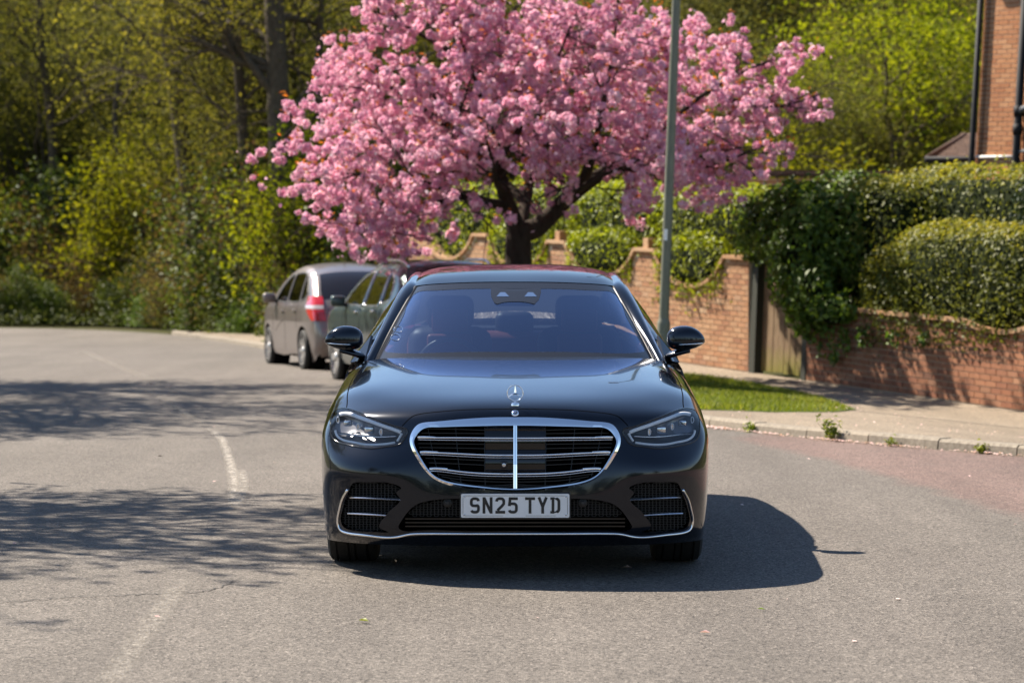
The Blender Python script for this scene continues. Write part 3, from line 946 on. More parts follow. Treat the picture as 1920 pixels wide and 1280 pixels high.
def flange(name, uv, depth, mat, closed, mid=0.0):
    p0, q = front_pn(uv, 0.0)
    back = p0 - q * depth * 0.25 + np.array([0, depth * 0.75, 0])
    m = len(p0); V = np.concatenate([p0, back]); F = []
    for i in range(m if closed else m - 1):
        j = (i + 1) % m
        F.append((i, j, m + j, m + i))
    if closed: return sym_parts(name, V, F, mat, car)
    VV, FF = both(V, F)
    return part(name, VV, FF, mat, car)
flange('opening_edge', intake_uv, 0.06, M['gloss_black'], True)
flange('opening_edge', mouth_uv, 0.06, M['gloss_black'], False)
flange('opening_edge', ring_mid, 0.05, M['gloss_black'], False)
flange('lamp_edge', lamp_uv, 0.035, M['gloss_black'], True)

# side skin, x as a function of height
S_Z = [.10, .185, .30, .44, .60, .685, .725, .76, .79, .82, .85, .87, .92, .96, .995, 1.06]
S_X = [.92, .946, .957, .965, .970, .968, .962, .955, .950, .948, .945, .943, .930, .912, .888, .83]
def side_x(y, z):
    x = np.interp(z, S_Z, S_X)
    t = np.clip((np.asarray(y) - 4.1) / 1.0, 0, 1)
    return x * (1 - 0.11 * t ** 1.8)
edge = [r[-1] for r in front_net][1:]
edge_yz = FP.ev(np.stack([np.full(60, FP.u1), np.linspace(FP.tv[1], FP.v1, 60)], 1))[:, 1:]
AX_F, AX_R, AX_Z, TYRE_R = 0.87, 3.976, 0.357, 0.357
side_poly = [tuple(p) for p in edge_yz] + [(1.83,.94),(1.9,.975),(2.3,.985),(2.9,.99),(3.5,.992),(4.1,.995),(4.6,.985),(4.95,.955),(5.02,.90),(5.04,.6),(5.0,.3),(4.7,.22),(4.0,.19),(3.0,.185),(1.5,.185),(.9,.185)]
arch = lambda cy, r: [(cy + r*math.cos(a), AX_Z + r*math.sin(a)) for a in np.linspace(0, 2*PI, 64, endpoint=False)]
gy, gzv = np.meshgrid(np.arange(.48, 5.03, .06), np.concatenate([np.arange(.2, .70, .05), np.arange(.7, .99, .02)]))
gp = np.stack([gy.ravel(), gzv.ravel()], 1)
gp = gp[in_poly(gp, side_poly)]
ch_all = np.concatenate([arch(AX_F, .405), arch(AX_R, .405), side_poly])
dmin = np.min(np.linalg.norm(gp[:, None] - ch_all[None], axis=2), axis=1)
gp = gp[dmin > .015]
yz, sT = cdt(gp, [(side_poly, True), (arch(AX_F, .405), True), (arch(AX_R, .405), True)],
             holes=[arch(AX_F, .405), arch(AX_R, .405)], keep=side_poly)
sV = np.stack([side_x(yz[:, 0], yz[:, 1]), yz[:, 0], yz[:, 1]], 1)
def out_nrm(yz):
    e = 2e-3
    dz = (side_x(yz[:,0], yz[:,1]+.012) - side_x(yz[:,0], yz[:,1]-.012)) / .024
    dy = (side_x(yz[:,0]+e, yz[:,1]) - side_x(yz[:,0]-e, yz[:,1])) / (2*e)
    n = np.stack([np.ones(len(yz)), -dy, -dz], 1)
    return n / np.linalg.norm(n, axis=1)[:, None]
for s in (1, -1):
    o = part('side_body', sV * ([1,1,1] if s == 1 else MIR), [tuple(t) if s == 1 else tuple(reversed(t)) for t in sT], M['black_paint'], car)
    sn = out_nrm(yz)
    set_normals(o.data, sn * ([1,1,1] if s == 1 else MIR))
    mb = MB()   # arch lips and inner liners
    for cy in (AX_F, AX_R):
        pr = [(cy + .405*math.cos(a), AX_Z + .405*math.sin(a)) for a in np.linspace(-.45, PI+.45, 40)]
        V = []; F = []
        for q in pr:
            x = float(side_x(q[0], q[1]))
            V += [(s*x, q[0], q[1]), (s*(x-.03), q[0], q[1]), (s*.58, q[0], q[1])]
        for i in range(39): F += [(i*3, i*3+1, i*3+4, i*3+3), (i*3+1, i*3+2, i*3+5, i*3+4)]
        MB().add(V, F).build('wheel_arch_liner', M['satin_black'], car, True)

# roof, glass, pillars
def add_patch(name, net, mat, nu=30, nv=30, mirror=True, flip=False, parent=None):
    p = Patch(net, mirror); uv, F = p.grid(nu, nv)
    V = p.ev(uv)
    if flip: F = F[:, ::-1]
    o = part(name, V, F, mat, parent or car)
    return o, p
screen_net = [
    [(0,1.47,.985),(.3,1.49,.983),(.56,1.56,.98),(.70,1.665,.976),(.772,1.765,.972)],
    [(0,1.88,1.213),(.27,1.90,1.209),(.49,1.955,1.202),(.61,2.03,1.196),(.668,2.11,1.188)],
    [(0,2.28,1.405),(.25,2.30,1.402),(.42,2.345,1.394),(.515,2.40,1.386),(.565,2.455,1.378)]]
screen, SP = add_patch('windscreen', screen_net, M['windscreen'], 40, 24)
scr_uv, scr_F = SP.grid(61, 41); scr_V = SP.ev(scr_uv)
scr_bvh = BVHTree.FromPolygons([tuple(v) for v in scr_V], [tuple(int(i) for i in f) for f in scr_F])
def on_screen(h, py, off=0.0):
    d = ray(966 + h, py).normalized()
    hit = scr_bvh.ray_cast(cam_local, d)
    return np.array(hit[0]) + np.array(hit[1]) * off * (1 if hit[1].z > 0 else -1), hit[2]
def screen_uv(h, py):
    p, fi = on_screen(h, py)
    f = scr_F[fi]; c = scr_V[f]; q = scr_uv[f]
    s, *_ = np.linalg.lstsq(np.stack([c[1]-c[0], c[3]-c[0]], 1), p - c[0], rcond=None)
    return q[0] + s[0]*(q[1]-q[0]) + s[1]*(q[3]-q[0])
inner = [(0,541.5),(100,542.2),(160,545),(183,549),(192,556),(205,585),(222,618),(240,650),(243,658),(236,660.5),(120,660.5),(0,660.5)]
iu = curve_pts(np.array([screen_uv(h, y) for h, y in inner]), 70); iu[0,0] = iu[-1,0] = 0
full = np.concatenate([iu, (iu * [-1, 1])[-2:0:-1]])
guv2, _ = SP.grid(50, 30)
d = np.min(np.linalg.norm(guv2[:, None] - full[None], axis=2), axis=1)
fv, fT = cdt(guv2[(d > .01)], [(full, True)], holes=[full])
band = part('screen_border', SP.ev(fv) + SP.nrm(fv) * .0012, [tuple(t) for t in fT], M['screen_print'], screen)
# sensor housing and mirror foot behind the top of the screen
hs = [(-46,541),(-45,556),(-39,568),(-34,570.5),(-24,567.5),(-12,566),(12,566),(24,567.5),(36,570.5),(44,562),(48,550),(48,541)]
hu = np.array([screen_uv(h, y) for h, y in hs])
gs = np.stack([q.ravel() for q in np.meshgrid(np.linspace(hu[:,0].min(), hu[:,0].max(), 14), np.linspace(hu[:,1].min(), hu[:,1].max(), 10))], 1)
gs = gs[in_poly(gs, hu)]
hv, hT = cdt(gs, [(hu, True)], keep=hu)
sensor = part('sensor_housing', SP.ev(hv) + SP.nrm(hv)*.0022, [tuple(t) for t in hT], M['screen_print'], screen)
for c in (-23, 29):
    tri = [(c-12,557),(c-5,549),(c+4,549),(c+12,557)]
    part('camera_window', [on_screen(h, y, .0042)[0] for h, y in tri], [(0,1,2,3)], M['lamp_silver'], screen, False)

roof_net = [
    [(0,2.285,1.411),(.25,2.305,1.408),(.42,2.35,1.400),(.515,2.405,1.392),(.572,2.46,1.384)],
    [(0,2.45,1.443),(.25,2.46,1.440),(.42,2.49,1.430),(.515,2.53,1.418),(.572,2.58,1.402)],
    [(0,2.75,1.477),(.25,2.75,1.473),(.42,2.77,1.462),(.515,2.79,1.447),(.568,2.82,1.428)],
    [(0,3.15,1.497),(.25,3.15,1.493),(.42,3.15,1.481),(.515,3.17,1.464),(.563,3.19,1.444)],
    [(0,3.70,1.480),(.25,3.70,1.476),(.42,3.70,1.463),(.515,3.70,1.445),(.563,3.70,1.425)],
    [(0,4.05,1.422),(.25,4.05,1.419),(.42,4.06,1.407),(.515,4.08,1.389),(.570,4.10,1.367)]]
roof, RP = add_patch('roof', roof_net, M['gloss_black'], 40, 50)
cant = [(.572,2.46,1.384),(.572,2.58,1.402),(.568,2.82,1.428),(.563,3.19,1.444),(.563,3.70,1.425),(.570,4.10,1.367)]
# pillar: from the screen edge over to the side glass, bottom to top, then along the roof rail
W_L = [(.772,1.765,.972),(.720,1.94,1.084),(.668,2.11,1.188),(.614,2.29,1.29),(.567,2.455,1.380)] + [(a-.004,b,c) for a,b,c in cant[1:]]
C_L = [(.826,1.78,.975),(.776,1.96,1.085),(.733,2.14,1.187),(.690,2.32,1.283),(.652,2.50,1.360),(.640,2.64,1.383),(.628,2.86,1.405),(.622,3.2,1.415),(.622,3.7,1.395),(.632,4.12,1.335)]
mid_ = []
for i, (a, b) in enumerate(zip(W_L, C_L)):
    a = np.array(a); b = np.array(b); t = min(i / 4, 1)
    o1 = np.array([.006, -.022 * (1 - t), .012 + .006 * t])
    mid_.append((a*.66+b*.34+o1, a*.30+b*.70+o1*1.0))
pil_net = [[w, m1, m2, c, (np.array(c)+[.012,.015,-.018])] for w, (m1, m2), c in zip(W_L, mid_, C_L)]
for s in (1, -1):
    p = Patch([[np.array(q)*([1,1,1] if s == 1 else MIR) for q in r] for r in pil_net])
    uv, F = p.grid(16, 60)
    part('roof_pillar', p.ev(uv), F if s == 1 else F[:, ::-1], M['black_paint'], car)
# drip channel between pillar and glass, a bright finisher on the pillar edge
for s in (1, -1):
    pts = curve_pts(W_L[:5], 24)
    V, F = sweep(pts * ([1,1,1] if s == 1 else MIR), np.tile([[0,-.6,.8]], (24,1)), ellipse_prof(.011, .007))
    part('screen_seal', V, F, M['satin_black'], car)
    pts = curve_pts(C_L, 40) + np.array([.004, 0, -.004])
    V, F = sweep(pts * ([1,1,1] if s == 1 else MIR), np.tile([[.7*s,0,.7]], (40,1)), ellipse_prof(.006, .004))
    part('window_trim', V, F, M['chrome'], car)
belt = [(.885,1.86,.972),(.886,2.0,.978),(.888,2.2,.983),(.888,2.45,.987),(.888,2.7,.99),(.888,2.95,.991),(.886,3.25,.992),(.882,3.6,.993),(.868,4.0,.995),(.85,4.25,1.0)]
for s in (1, -1):
    net = []
    for c, b in zip(C_L, belt):
        c = np.array(c); b = np.array(b); net.append([c, c*.5+b*.5+[.02,0,.008], b])
    p = Patch([[q*([1,1,1] if s == 1 else MIR) for q in r] for r in net]); uv, F = p.grid(12, 50)
    o = part('side_window', p.ev(uv), F if s == 1 else F[:, ::-1], M['side_glass'], car)
    # middle pillar in the glass
    e = (p.tv[4] + p.tv[5]) / 2
    uv, F = p.grid(10, 4, v=(e, e + .09))
    part('window_pillar', p.ev(uv) + np.array([.003*s, 0, 0]), F if s == 1 else F[:, ::-1], M['gloss_black'], car)
rear_net = [
    [(0,4.05,1.420),(.25,4.05,1.417),(.42,4.06,1.405),(.515,4.08,1.387),(.570,4.10,1.365)],
    [(0,4.35,1.285),(.25,4.35,1.283),(.44,4.34,1.275),(.54,4.32,1.265),(.60,4.30,1.25)],
    [(0,4.64,1.115),(.25,4.63,1.113),(.46,4.60,1.11),(.58,4.56,1.10),(.65,4.50,1.09)]]
add_patch('rear_window', rear_net, M['side_glass'], 24, 14)
cp = [[(.570,4.10,1.367),(.605,4.11,1.36),(.632,4.12,1.335),(.85,4.25,1.0)],
      [(.600,4.30,1.25),(.66,4.33,1.24),(.72,4.35,1.19),(.85,4.45,1.0)],
      [(.650,4.50,1.09),(.70,4.55,1.08),(.76,4.60,1.05),(.845,4.70,.985)]]
for s in (1, -1):
    p = Patch([[np.array(q)*([1,1,1] if s == 1 else MIR) for q in r] for r in cp]); uv, F = p.grid(12, 12)
    part('rear_pillar', p.ev(uv), F if s == 1 else F[:, ::-1], M['black_paint'], car)
boot_net = [
    [(0,4.62,1.118),(.3,4.61,1.115),(.55,4.57,1.10),(.72,4.55,1.05),(.862,4.6,.985)],
    [(0,4.9,1.10),(.3,4.89,1.098),(.55,4.87,1.085),(.72,4.86,1.04),(.848,4.86,.965)],
    [(0,5.10,1.075),(.3,5.09,1.07),(.55,5.05,1.055),(.72,5.02,1.01),(.835,4.99,.93)],
    [(0,5.15,.98),(.3,5.14,.98),(.55,5.11,.97),(.73,5.06,.94),(.84,5.02,.88)],
    [(0,5.16,.7),(.3,5.15,.7),(.57,5.12,.7),(.75,5.08,.7),(.862,5.035,.7)],
    [(0,5.17,.45),(.3,5.16,.45),(.57,5.13,.45),(.75,5.09,.45),(.86,5.03,.45)],
    [(0,5.10,.25),(.3,5.09,.25),(.57,5.06,.25),(.74,5.03,.25),(.84,4.99,.28)]]
add_patch('rear_body', boot_net, M['black_paint'], 36, 30)

# underside and blanks behind the openings
MB().box((0, 2.5, .20), (1.45, 4.2, .09)).box((0, 1.05, .52), (1.12, 1.3, .5)).box((0, .27, .36), (1.3, .06, .36)).build('underbody', M['matt_black'], car)
MB().box((0, .33, .62), (1.16, .05, .32)).build('radiator', M['matt_black'], car)

# ---- chrome ring of the grille
go = front_path(GRILLE_OUT, 100); gi = front_path(GRILLE_IN, 100)
go[0,0] = go[-1,0] = gi[0,0] = gi[-1,0] = 0
po, no = front_pn(go, .004); pi_, ni = front_pn(gi, .0)
w = (po + pi_) / 2
e_in = pi_ + np.array([0, -.012, 0]); e_back = pi_ + np.array([0, .03, 0])
mid = po * .35 + e_in * .65 + np.array([0, -.004, 0]); 
ring = np.stack([po - no*.01, po, mid, e_in, e_in + np.array([0,.006,0]) + (pi_-po)*.10, e_back], 1)
k = ring.shape[1]; V = ring.reshape(-1, 3); F = []
for i in range(99):
    for q in range(k-1): F.append((i*k+q, (i+1)*k+q, (i+1)*k+q+1, i*k+q+1))
V, F = both(V, F)
grille = part('grille_ring', V, F, M['chrome'], car); grille.data.set_sharp_from_angle(angle=math.radians(28))
# bars
def plane_pt(h, py, ycar):
    d = ray(966 + h, py); t = (ycar - cam_local.y) / d.y
    return np.array(cam_local + d * t)
def surf_y(h, py):
    return float(FP.ev([on_front(h, py)])[0][1])
def bar(name, marks, off, a, b, mat, parent, n=40, taper=None):
    hh = np.array(marks, float)
    c = curve_pts(hh, n)
    pts = np.array([plane_pt(h, y, surf_y(h, y) + off) for h, y in c])
    if abs(c[0][0]) < 1e-6: pts[0, 0] = 0
    sc = np.ones(n)
    V, F = sweep(pts, np.tile([[0, -1, 0]], (n, 1)), ellipse_prof(a, b, 8), scale=sc)
    if taper is not None:
        pass
    if abs(c[0][0]) > 1e-6: return sym_parts(name, V, F, mat, parent)
    V, F = both(V, F)
    return part(name, V, F, mat, parent)
for (y0, h1, y1) in ((821, 183.5, 819.7), (853, 178.5, 847.5), (888, 161, 878.5)):
    bar('chrome_bar', [(0,y0),(50,y0-.2*(y0-y1)*.3),(110,y0-.55*(y0-y1)),(h1-14,y1+.3),(h1,y1)], .004, .0048, .007, M['chrome'], grille)
    bar('chrome_bar_end', [(h1-34,y1+.4),(h1-20,y1-.4),(h1-6,y1-.6),(h1,y1)], .003, .0064, .007, M['chrome'], grille, 16)
    bar('chrome_bar', [(0,y0+4.6),(50,y0+4.6-.2*(y0-y1)*.3),(110,y0+4.6-.55*(y0-y1)),(h1-14,y1+4.4),(h1-1,y1+4)], .006, .0022, .005, M['chrome'], grille)
mb = MB()
pts = [plane_pt(0, y, surf_y(0, y)) for y in (797, 830, 870, 915)]
V, F = sweep(np.array(pts) * [0,1,1] + [0,-.004,0], np.tile([[0,-1,0]], (4,1)), [(-.0085,-.01),(.0085,-.01),(.0085,.005),(.004,.008),(-.004,.008),(-.0085,.005)])
part('chrome_upright', V, F, M['chrome'], grille, False)
# fine black slats
for y0, y1, h1 in ((806,803,168),(812.5,811.5,176),(832.5,831,182),(840.5,838.5,180),(863,858.5,168),(871.5,867,162),(898,888,146),(903,893,138),(907.5,898.5,122),(911,904,100)):
    c = [(0 if y0 > 890 else 58, y0), (110, y0*.45+y1*.55), (h1, y1)]
    c = curve_pts(c, 16)
    pts = np.array([plane_pt(h, y, surf_y(h, y) + .028) for h, y in c])
    if y0 > 890: pts[0, 0] = 0
    V, F = sweep(pts, np.tile([[0,-1,0]], (16,1)), [(-.0016,-.012),(.0016,-.012),(.0016,.003),(-.0016,.003)])
    if y0 > 890:
        V, F = both(V, F); part('slat', V, F, M['satin_black'], grille, False)
    else: sym_parts('slat', V, F, M['satin_black'], grille, False)
for top, bot in (((112,798.5),(101,910)), ((164,801),(143,893)), ((57,797.5),(56,912))):
    pts = np.array([plane_pt(h, y, surf_y(h, y) + .03) for h, y in curve_pts([top, ((top[0]+bot[0])/2+1,(top[1]+bot[1])/2), bot], 10)])
    V, F = sweep(pts, np.tile([[0,-1,0]], (10,1)), [(-.0015,-.012),(.0015,-.012),(.0015,.003),(-.0015,.003)])
    sym_parts('upright_slat', V, F, M['satin_black'], grille, False)
# flat sensor panes either side of the upright
for s in (1, -1):
    for (ya, yb) in ((797.5, 842.5), (843.3, 914)):
        c = [(s*1, ya), (s*57, ya), (s*56, yb), (s*1, yb)]
        if yb > 900: c = [(s*1, ya), (s*56.5, ya), (s*56, 884), (s*1, 885)]
        Vp = []; nr = 9
        for r_ in range(nr):                       # gently crowned glass
            t = r_/(nr-1); yo = surf_y(20, max(798, c[0][1]*(1-t)+c[3][1]*t)) + .030 - .013*(1-(2*t-1)**2)
            for q in range(5):
                w = q/4; h_ = (c[0][0]*(1-t)+c[3][0]*t)*(1-w) + (c[1][0]*(1-t)+c[2][0]*t)*w; y_ = c[0][1]*(1-t)+c[3][1]*t
                Vp.append(plane_pt(h_, y_, yo))
        Fp = [(i*5+j, i*5+j+1, (i+1)*5+j+1, (i+1)*5+j) for i in range(nr-1) for j in range(4)]
        part('sensor_pane', Vp, [f if s == -1 else tuple(reversed(f)) for f in Fp], M['gloss_black'], grille, True)
cpt = plane_pt(-21, 871, .012)
MB().box(cpt, (.034, .02, .034), bev=.006).build('front_camera', M['gloss_black'], grille, angle=40)
MB().lathe([(0, 0), (.006, -.001), (.009, 0), (.009, .004)], cpt + np.array([0, -.012, 0]), 'y', 16).build('camera_lens', M['lamp_silver'], grille, True)

# ---- lower strip, blades, meshes
lip = [(313,917.6),(324,937),(329.5,959),(332,977),(328.5,990),(318.5,997),(287,1001.7),(255,1005.5),(229,1006.4),(216,1004.7),(198,1001),(180,999.9),(120,999.9),(60,1000),(0,1000)]
uv = front_path(lip, 120); uv[-1,0] = 0
p, q = front_pn(uv, .003)
V, F = sweep(p, q, ellipse_prof(.0065, .006, 8)); V, F = both(V, F)
part('chrome_lip', V, F, M['chrome'], car)
for a in ([(310,932.3),(270,933.5),(240,935.2),(214,937)], [(314.5,962),(280,963.5),(250,965.5),(231,967)]):
    c = curve_pts(a, 14)
    pts = np.array([plane_pt(h, y, surf_y(h, y) + .012) for h, y in c])
    V, F = sweep(pts, np.tile([[0,-1,0]], (14,1)), [(-.0035,-.05),(.0035,-.05),(.0035,.004),(0,.008),(-.0035,.004)])
    sym_parts('intake_blade', V, F, M['satin_chrome'], car, True, 40)
def mesh_sheet(name, poly, depth, cell, mat):
    """woven black mesh set behind an opening: little hexagon rims"""
    poly = np.array(poly); mb = MB()
    x0, y0 = poly.min(0); x1, y1 = poly.max(0)
    r = 0; y = y0
    while y < y1:
        x = x0 + (cell * .75 if r % 2 else 0)
        while x < x1:
            if in_poly([(x, y)], poly)[0]:
                V = []; F = []
                for rad, dd in ((cell*.56, 0), (cell*.40, 0), (cell*.40, .012)):
                    for kk in range(6):
                        a = PI/3*kk
                        try: Y = surf_y(x, y)
                        except ValueError: Y = .2
                        V.append(plane_pt(x + rad*math.cos(a), y + .62*rad*math.sin(a), Y + depth + dd))
                for ring_ in range(2):
                    for kk in range(6):
                        F.append((ring_*6+kk, ring_*6+(kk+1)%6, ring_*6+6+(kk+1)%6, ring_*6+6+kk))
                mb.add(V, F)
            x += cell * 1.5
        y += cell * .5; r += 1
    for s in (1, -1):
        tag(part(name, np.array(mb.V) * ([1,1,1] if s == 1 else MIR), mb.F, mat, car, False), kind='stuff')
mesh_sheet('intake_mesh', INTAKE, .05, 9.0, M['satin_black'])
mesh_sheet('intake_mesh', [(60,934),(140,936),(168,940),(188,947),(200,960),(196,966),(60,966)], .05, 9.0, M['satin_black'])
for y in (972, 979, 986):
    pts = np.array([plane_pt(h, y, surf_y(h, y) + .03) for h in np.linspace(0, 206, 20)]); pts[0, 0] = 0
    V, F = sweep(pts, np.tile([[0,-1,0]], (20,1)), [(-.003,-.03),(.003,-.03),(.003,.003),(-.003,.003)]); V, F = both(V, F)
    part('lower_slat', V, F, M['gloss_black'], car, False)
V = np.array([plane_pt(h, y, surf_y(min(h, 320), y) + .075) for h, y in INTAKE])
sym_parts('intake_back', V, [tuple(range(len(V)))], M['matt_black'], car, False)
for h in (127,):
    pt = plane_pt(h, 943, surf_y(h, 943) + .012)
    mb = MB().lathe([(0, -.004), (.010, -.003), (.012, 0), (.012, .01), (.02, .012), (.022, .03)], pt, 'y', 20)
    sym_parts('parking_sensor', mb.V, mb.F, M['satin_black'], car, True, 40)
# gaps between panels
def gap(name, marks, n=60, width=.0022, both_sides=True, closed=False):
    uv = front_path(marks, n, closed)
    p, q = front_pn(uv, .0006)
    V, F = sweep(p, q, [(-width,-.004),(width,-.004),(width,0),(-width,0)], closed)
    if abs(marks[0][0]) > 1e-6: return sym_parts(name, V, F, M['matt_black'], car, False)
    p[0, 0] = 0; V, F = both(V, F); return part(name, V, F, M['matt_black'], car, False)
gap('bonnet_gap', [(0,766.3),(60,767),(120,769.5),(160,773.3),(180,776.2),(192,780),(202,788),(212,798.5)])
gap('bonnet_gap', [(316,764),(314.5,750),(313,735),(309,720),(301,706),(290,693)], width=.0028)

# ---- headlights
for s in (1, -1):
    sc = np.array([1,1,1]) if s == 1 else MIR
    hl = empty('headlight'); hl.parent = car
    def hp(name, V, F, mat, smooth=True, par=None):
        V = np.asarray(V) * sc
        return part(name, V, F if s == 1 else [tuple(reversed(f)) for f in F], mat, par or hl, smooth)
    # bowl behind the lens
    p0, q0 = front_pn(lamp_uv, 0); cen = p0.mean(0)
    b1 = p0 + np.array([0, .035, 0]); b2 = cen + (p0 - cen) * .93 + np.array([0, .085, 0])
    m = len(p0); V = np.concatenate([p0, b1, b2, [cen + [0,.1,0]]]); F = []
    for i in range(m):
        j = (i+1) % m
        F += [(i, j, m+j, m+i), (m+i, m+j, 2*m+j, 2*m+i), (2*m+i, 2*m+j, 3*m)]
    hp('lamp_bowl', V, F, M['lamp_dark'])
    # lens follows the bodywork
    c0, c1 = lamp_uv.min(0), lamp_uv.max(0)
    U, W = np.meshgrid(np.linspace(c0[0], c1[0], 26), np.linspace(c0[1], c1[1], 14))
    g = np.stack([U.ravel(), W.ravel()], 1); g = g[in_poly(g, lamp_uv)]
    dd = np.min(np.linalg.norm(g[:, None] - lamp_uv[None], axis=2), axis=1); g = g[dd > .008]
    lv, lT = cdt(g, [(lamp_uv, True)], keep=lamp_uv)
    LP, LN = front_pn(lv, .0015)
    lens = hp('lens', LP, [tuple(t) for t in lT], M['lens'])
    set_normals(lens.data, LN * sc)
    # black gasket round it
    pg, qg = front_pn(lamp_uv, .0015)
    V, F = sweep(pg, qg, [(-.003,-.004),(.004,-.004),(.004,.001),(-.003,.001)], True)
    hp('gasket', V, F, M['gloss_black'])
    def strip(name, marks, off, a, b, mat, n=30):
        c = curve_pts(marks, n); pts = np.array([plane_pt(h, y, surf_y(h, y) + off) for h, y in c])
        V, F = sweep(pts, np.tile([[0,-1,0]], (n,1)), ellipse_prof(a, b, 8))
        return hp(name, V, F, mat)
    strip('light_guide', [(329,777),(316,775),(295,781),(270,790),(245,799),(222,807),(214,810.5)], .012, .0095, .007, M['lamp_white'])
    strip('light_guide', [(337,806),(334,816),(326,823),(305,828.5),(285,832.5),(262,833.5),(238,831.5),(225,829.5)], .012, .006, .006, M['lamp_white'])
    strip('light_guide', [(212,812),(216,819),(221,827)], .012, .006, .006, M['lamp_white'], 8)
    strip('lamp_shelf', [(331,812),(300,815),(270,818),(240,818),(222,817)], .05, .006, .03, M['lamp_silver'])
    for (h, y) in ((331.5, 787), (294, 799.5), (251, 809.5)):
        c = plane_pt(h, y, surf_y(h, y) + .03)
        tor = [( .0085*math.cos(a)*(1 if math.cos(a) > 0 else .55), .0155*math.sin(a)) for a in np.linspace(0, 2*PI, 20, endpoint=False)]
        pts = np.array([c + [x, 0, z] for x, z in tor])
        V, F = sweep(pts, np.tile([[0,-1,0]], (20,1)), ellipse_prof(.0022, .004, 6), True)
        unit = hp('led_reflector', V, F, M['lamp_white'])
        V, F = [], []
        MBq = MB().add([c + [x*.8, .006, z*.8] for x, z in tor], [tuple(range(20))])
        hp('led_pane', MBq.V, MBq.F, M['lamp_silver'], False)
    for (h, y, wd, ht) in ((313, 793, .042, .03), (273, 805.5, .05, .034)):
        c = plane_pt(h, y, surf_y(h, y) + .055)
        mbx = MB().box(c, (wd, .04, ht), bev=.007)
        o = hp('projector', mbx.V, mbx.F, M['lamp_silver']); o.data.set_sharp_from_angle(angle=math.radians(40))

# ---- number plate
plate = empty('number_plate', (0, -.022, .373)); plate.parent = car
mb = MB(); w2, h2, r = .2615, .0575, .008
poly = []
for cx, cz, a0 in ((w2-r, h2-r, 0), (-w2+r, h2-r, PI/2), (-w2+r, -h2+r, PI), (w2-r, -h2+r, 1.5*PI)):
    for a in np.linspace(a0, a0 + PI/2, 6): poly.append((cx + r*math.cos(a), cz + r*math.sin(a)))
n_ = len(poly)
mb.add([(x, -.004, z) for x, z in poly] + [(x, .012, z) for x, z in poly], [tuple(range(n_-1,-1,-1)), tuple(range(n_, 2*n_))] + [(i, (i+1)%n_, n_+(i+1)%n_, n_+i) for i in range(n_)])
mb.build('plate_board', M['plate_white'], plate)
MB().box((0, .012, 0), (.535, .012, .125), bev=.004).box((0, .02, -.0), (.3, .03, .09)).build('plate_holder', M['satin_black'], plate)
def arc(cx, cz, rx, rz, a0, a1, n=8):
    return [(cx + rx*math.cos(math.radians(a)), cz + rz*math.sin(math.radians(a))) for a in np.linspace(a0, a1, n)]
CW, CH, SW = .048, .079, .0135
h = SW/2; xr = CW - h; zt = CH - h; rr = .013
GLY = {
 'S': [[(xr, zt-.012)] + arc(xr-rr, zt-rr, rr, rr, 20, 90, 6) + arc(h+rr, zt-rr, rr, rr, 90, 180, 6) + [(h, CH*.60)] + arc(h+rr, CH*.60, rr, .010, 180, 250, 5) + [(xr-rr, CH*.47)] + arc(xr-rr, CH*.385, rr, .010, 60, 0, 5) + arc(xr-rr, h+rr, rr, rr, 0, -90, 6) + arc(h+rr, h+rr, rr, rr, -90, -160, 6)],
 'N': [[(h, 0), (h, CH)], [(h+.001, CH-.004), (xr-.001, .004)], [(xr, 0), (xr, CH)]],
 '2': [[(h, zt-.014)] + arc(h+rr, zt-rr, rr, rr, 160, 90, 6) + arc(xr-rr, zt-rr, rr, rr, 90, 0, 6) + [(xr, CH*.60), (xr-.006, CH*.50), (h+.004, h+.008)], [(h-.006, h), (CW, h)]],
 '5': [[(CW, zt), (h+.0005, zt)], [(h+.005, CH), (h+.0005, CH*.46)], [(h, CH*.555), (h+.010, CH*.60), (xr-rr, CH*.60)] + arc(xr-rr, CH*.60-rr, rr, rr, 90, 0, 6) + arc(xr-rr, h+rr, rr, rr, 0, -90, 6) + arc(h+rr, h+rr, rr, rr, -90, -165, 6)],
 'T': [[(0, zt), (CW, zt)], [(CW/2, 0), (CW/2, zt)]],
 'Y': [[(h-.001, CH), (CW/2, CH*.42)], [(xr+.001, CH), (CW/2, CH*.42)], [(CW/2, 0), (CW/2, CH*.46)]],
 'D': [[(h+.006, 0), (h+.006, CH)], [(0, zt), (xr-.013, zt)] + arc(xr-.015, zt-.015, .015, .015, 85, 0, 6) + arc(xr-.015, h+.015, .015, .015, 0, -85, 6) + [(xr-.013, h), (0, h)]],
}
def stroke(pts, wid):
    p = np.array(pts, float); p = p[np.concatenate([[True], np.linalg.norm(np.diff(p, axis=0), axis=1) > 1e-5])]; m = len(p); L = []; R = []
    for i in range(m):
        if i == 0: t = p[1]-p[0]
        elif i == m-1: t = p[-1]-p[-2]
        else:
            a = p[i]-p[i-1]; b = p[i+1]-p[i]; t = a/np.linalg.norm(a) + b/np.linalg.norm(b)
        t = t/np.linalg.norm(t); nn = np.array([-t[1], t[0]])
        kk = 1.0
        if 0 < i < m-1:
            a = p[i]-p[i-1]; a /= np.linalg.norm(a); kk = 1/max(.6, abs(a @ t))
        L.append(p[i] + nn*wid/2*kk); R.append(p[i] - nn*wid/2*kk)
    return L, R
x = -.1815 - .0255
adv = .0605
letters = 'SN25 TYD'
xs = {0: -.2205, 1: -.1595, 2: -.0985, 3: -.0375, 5: .0455, 6: .1065, 7: .1675}
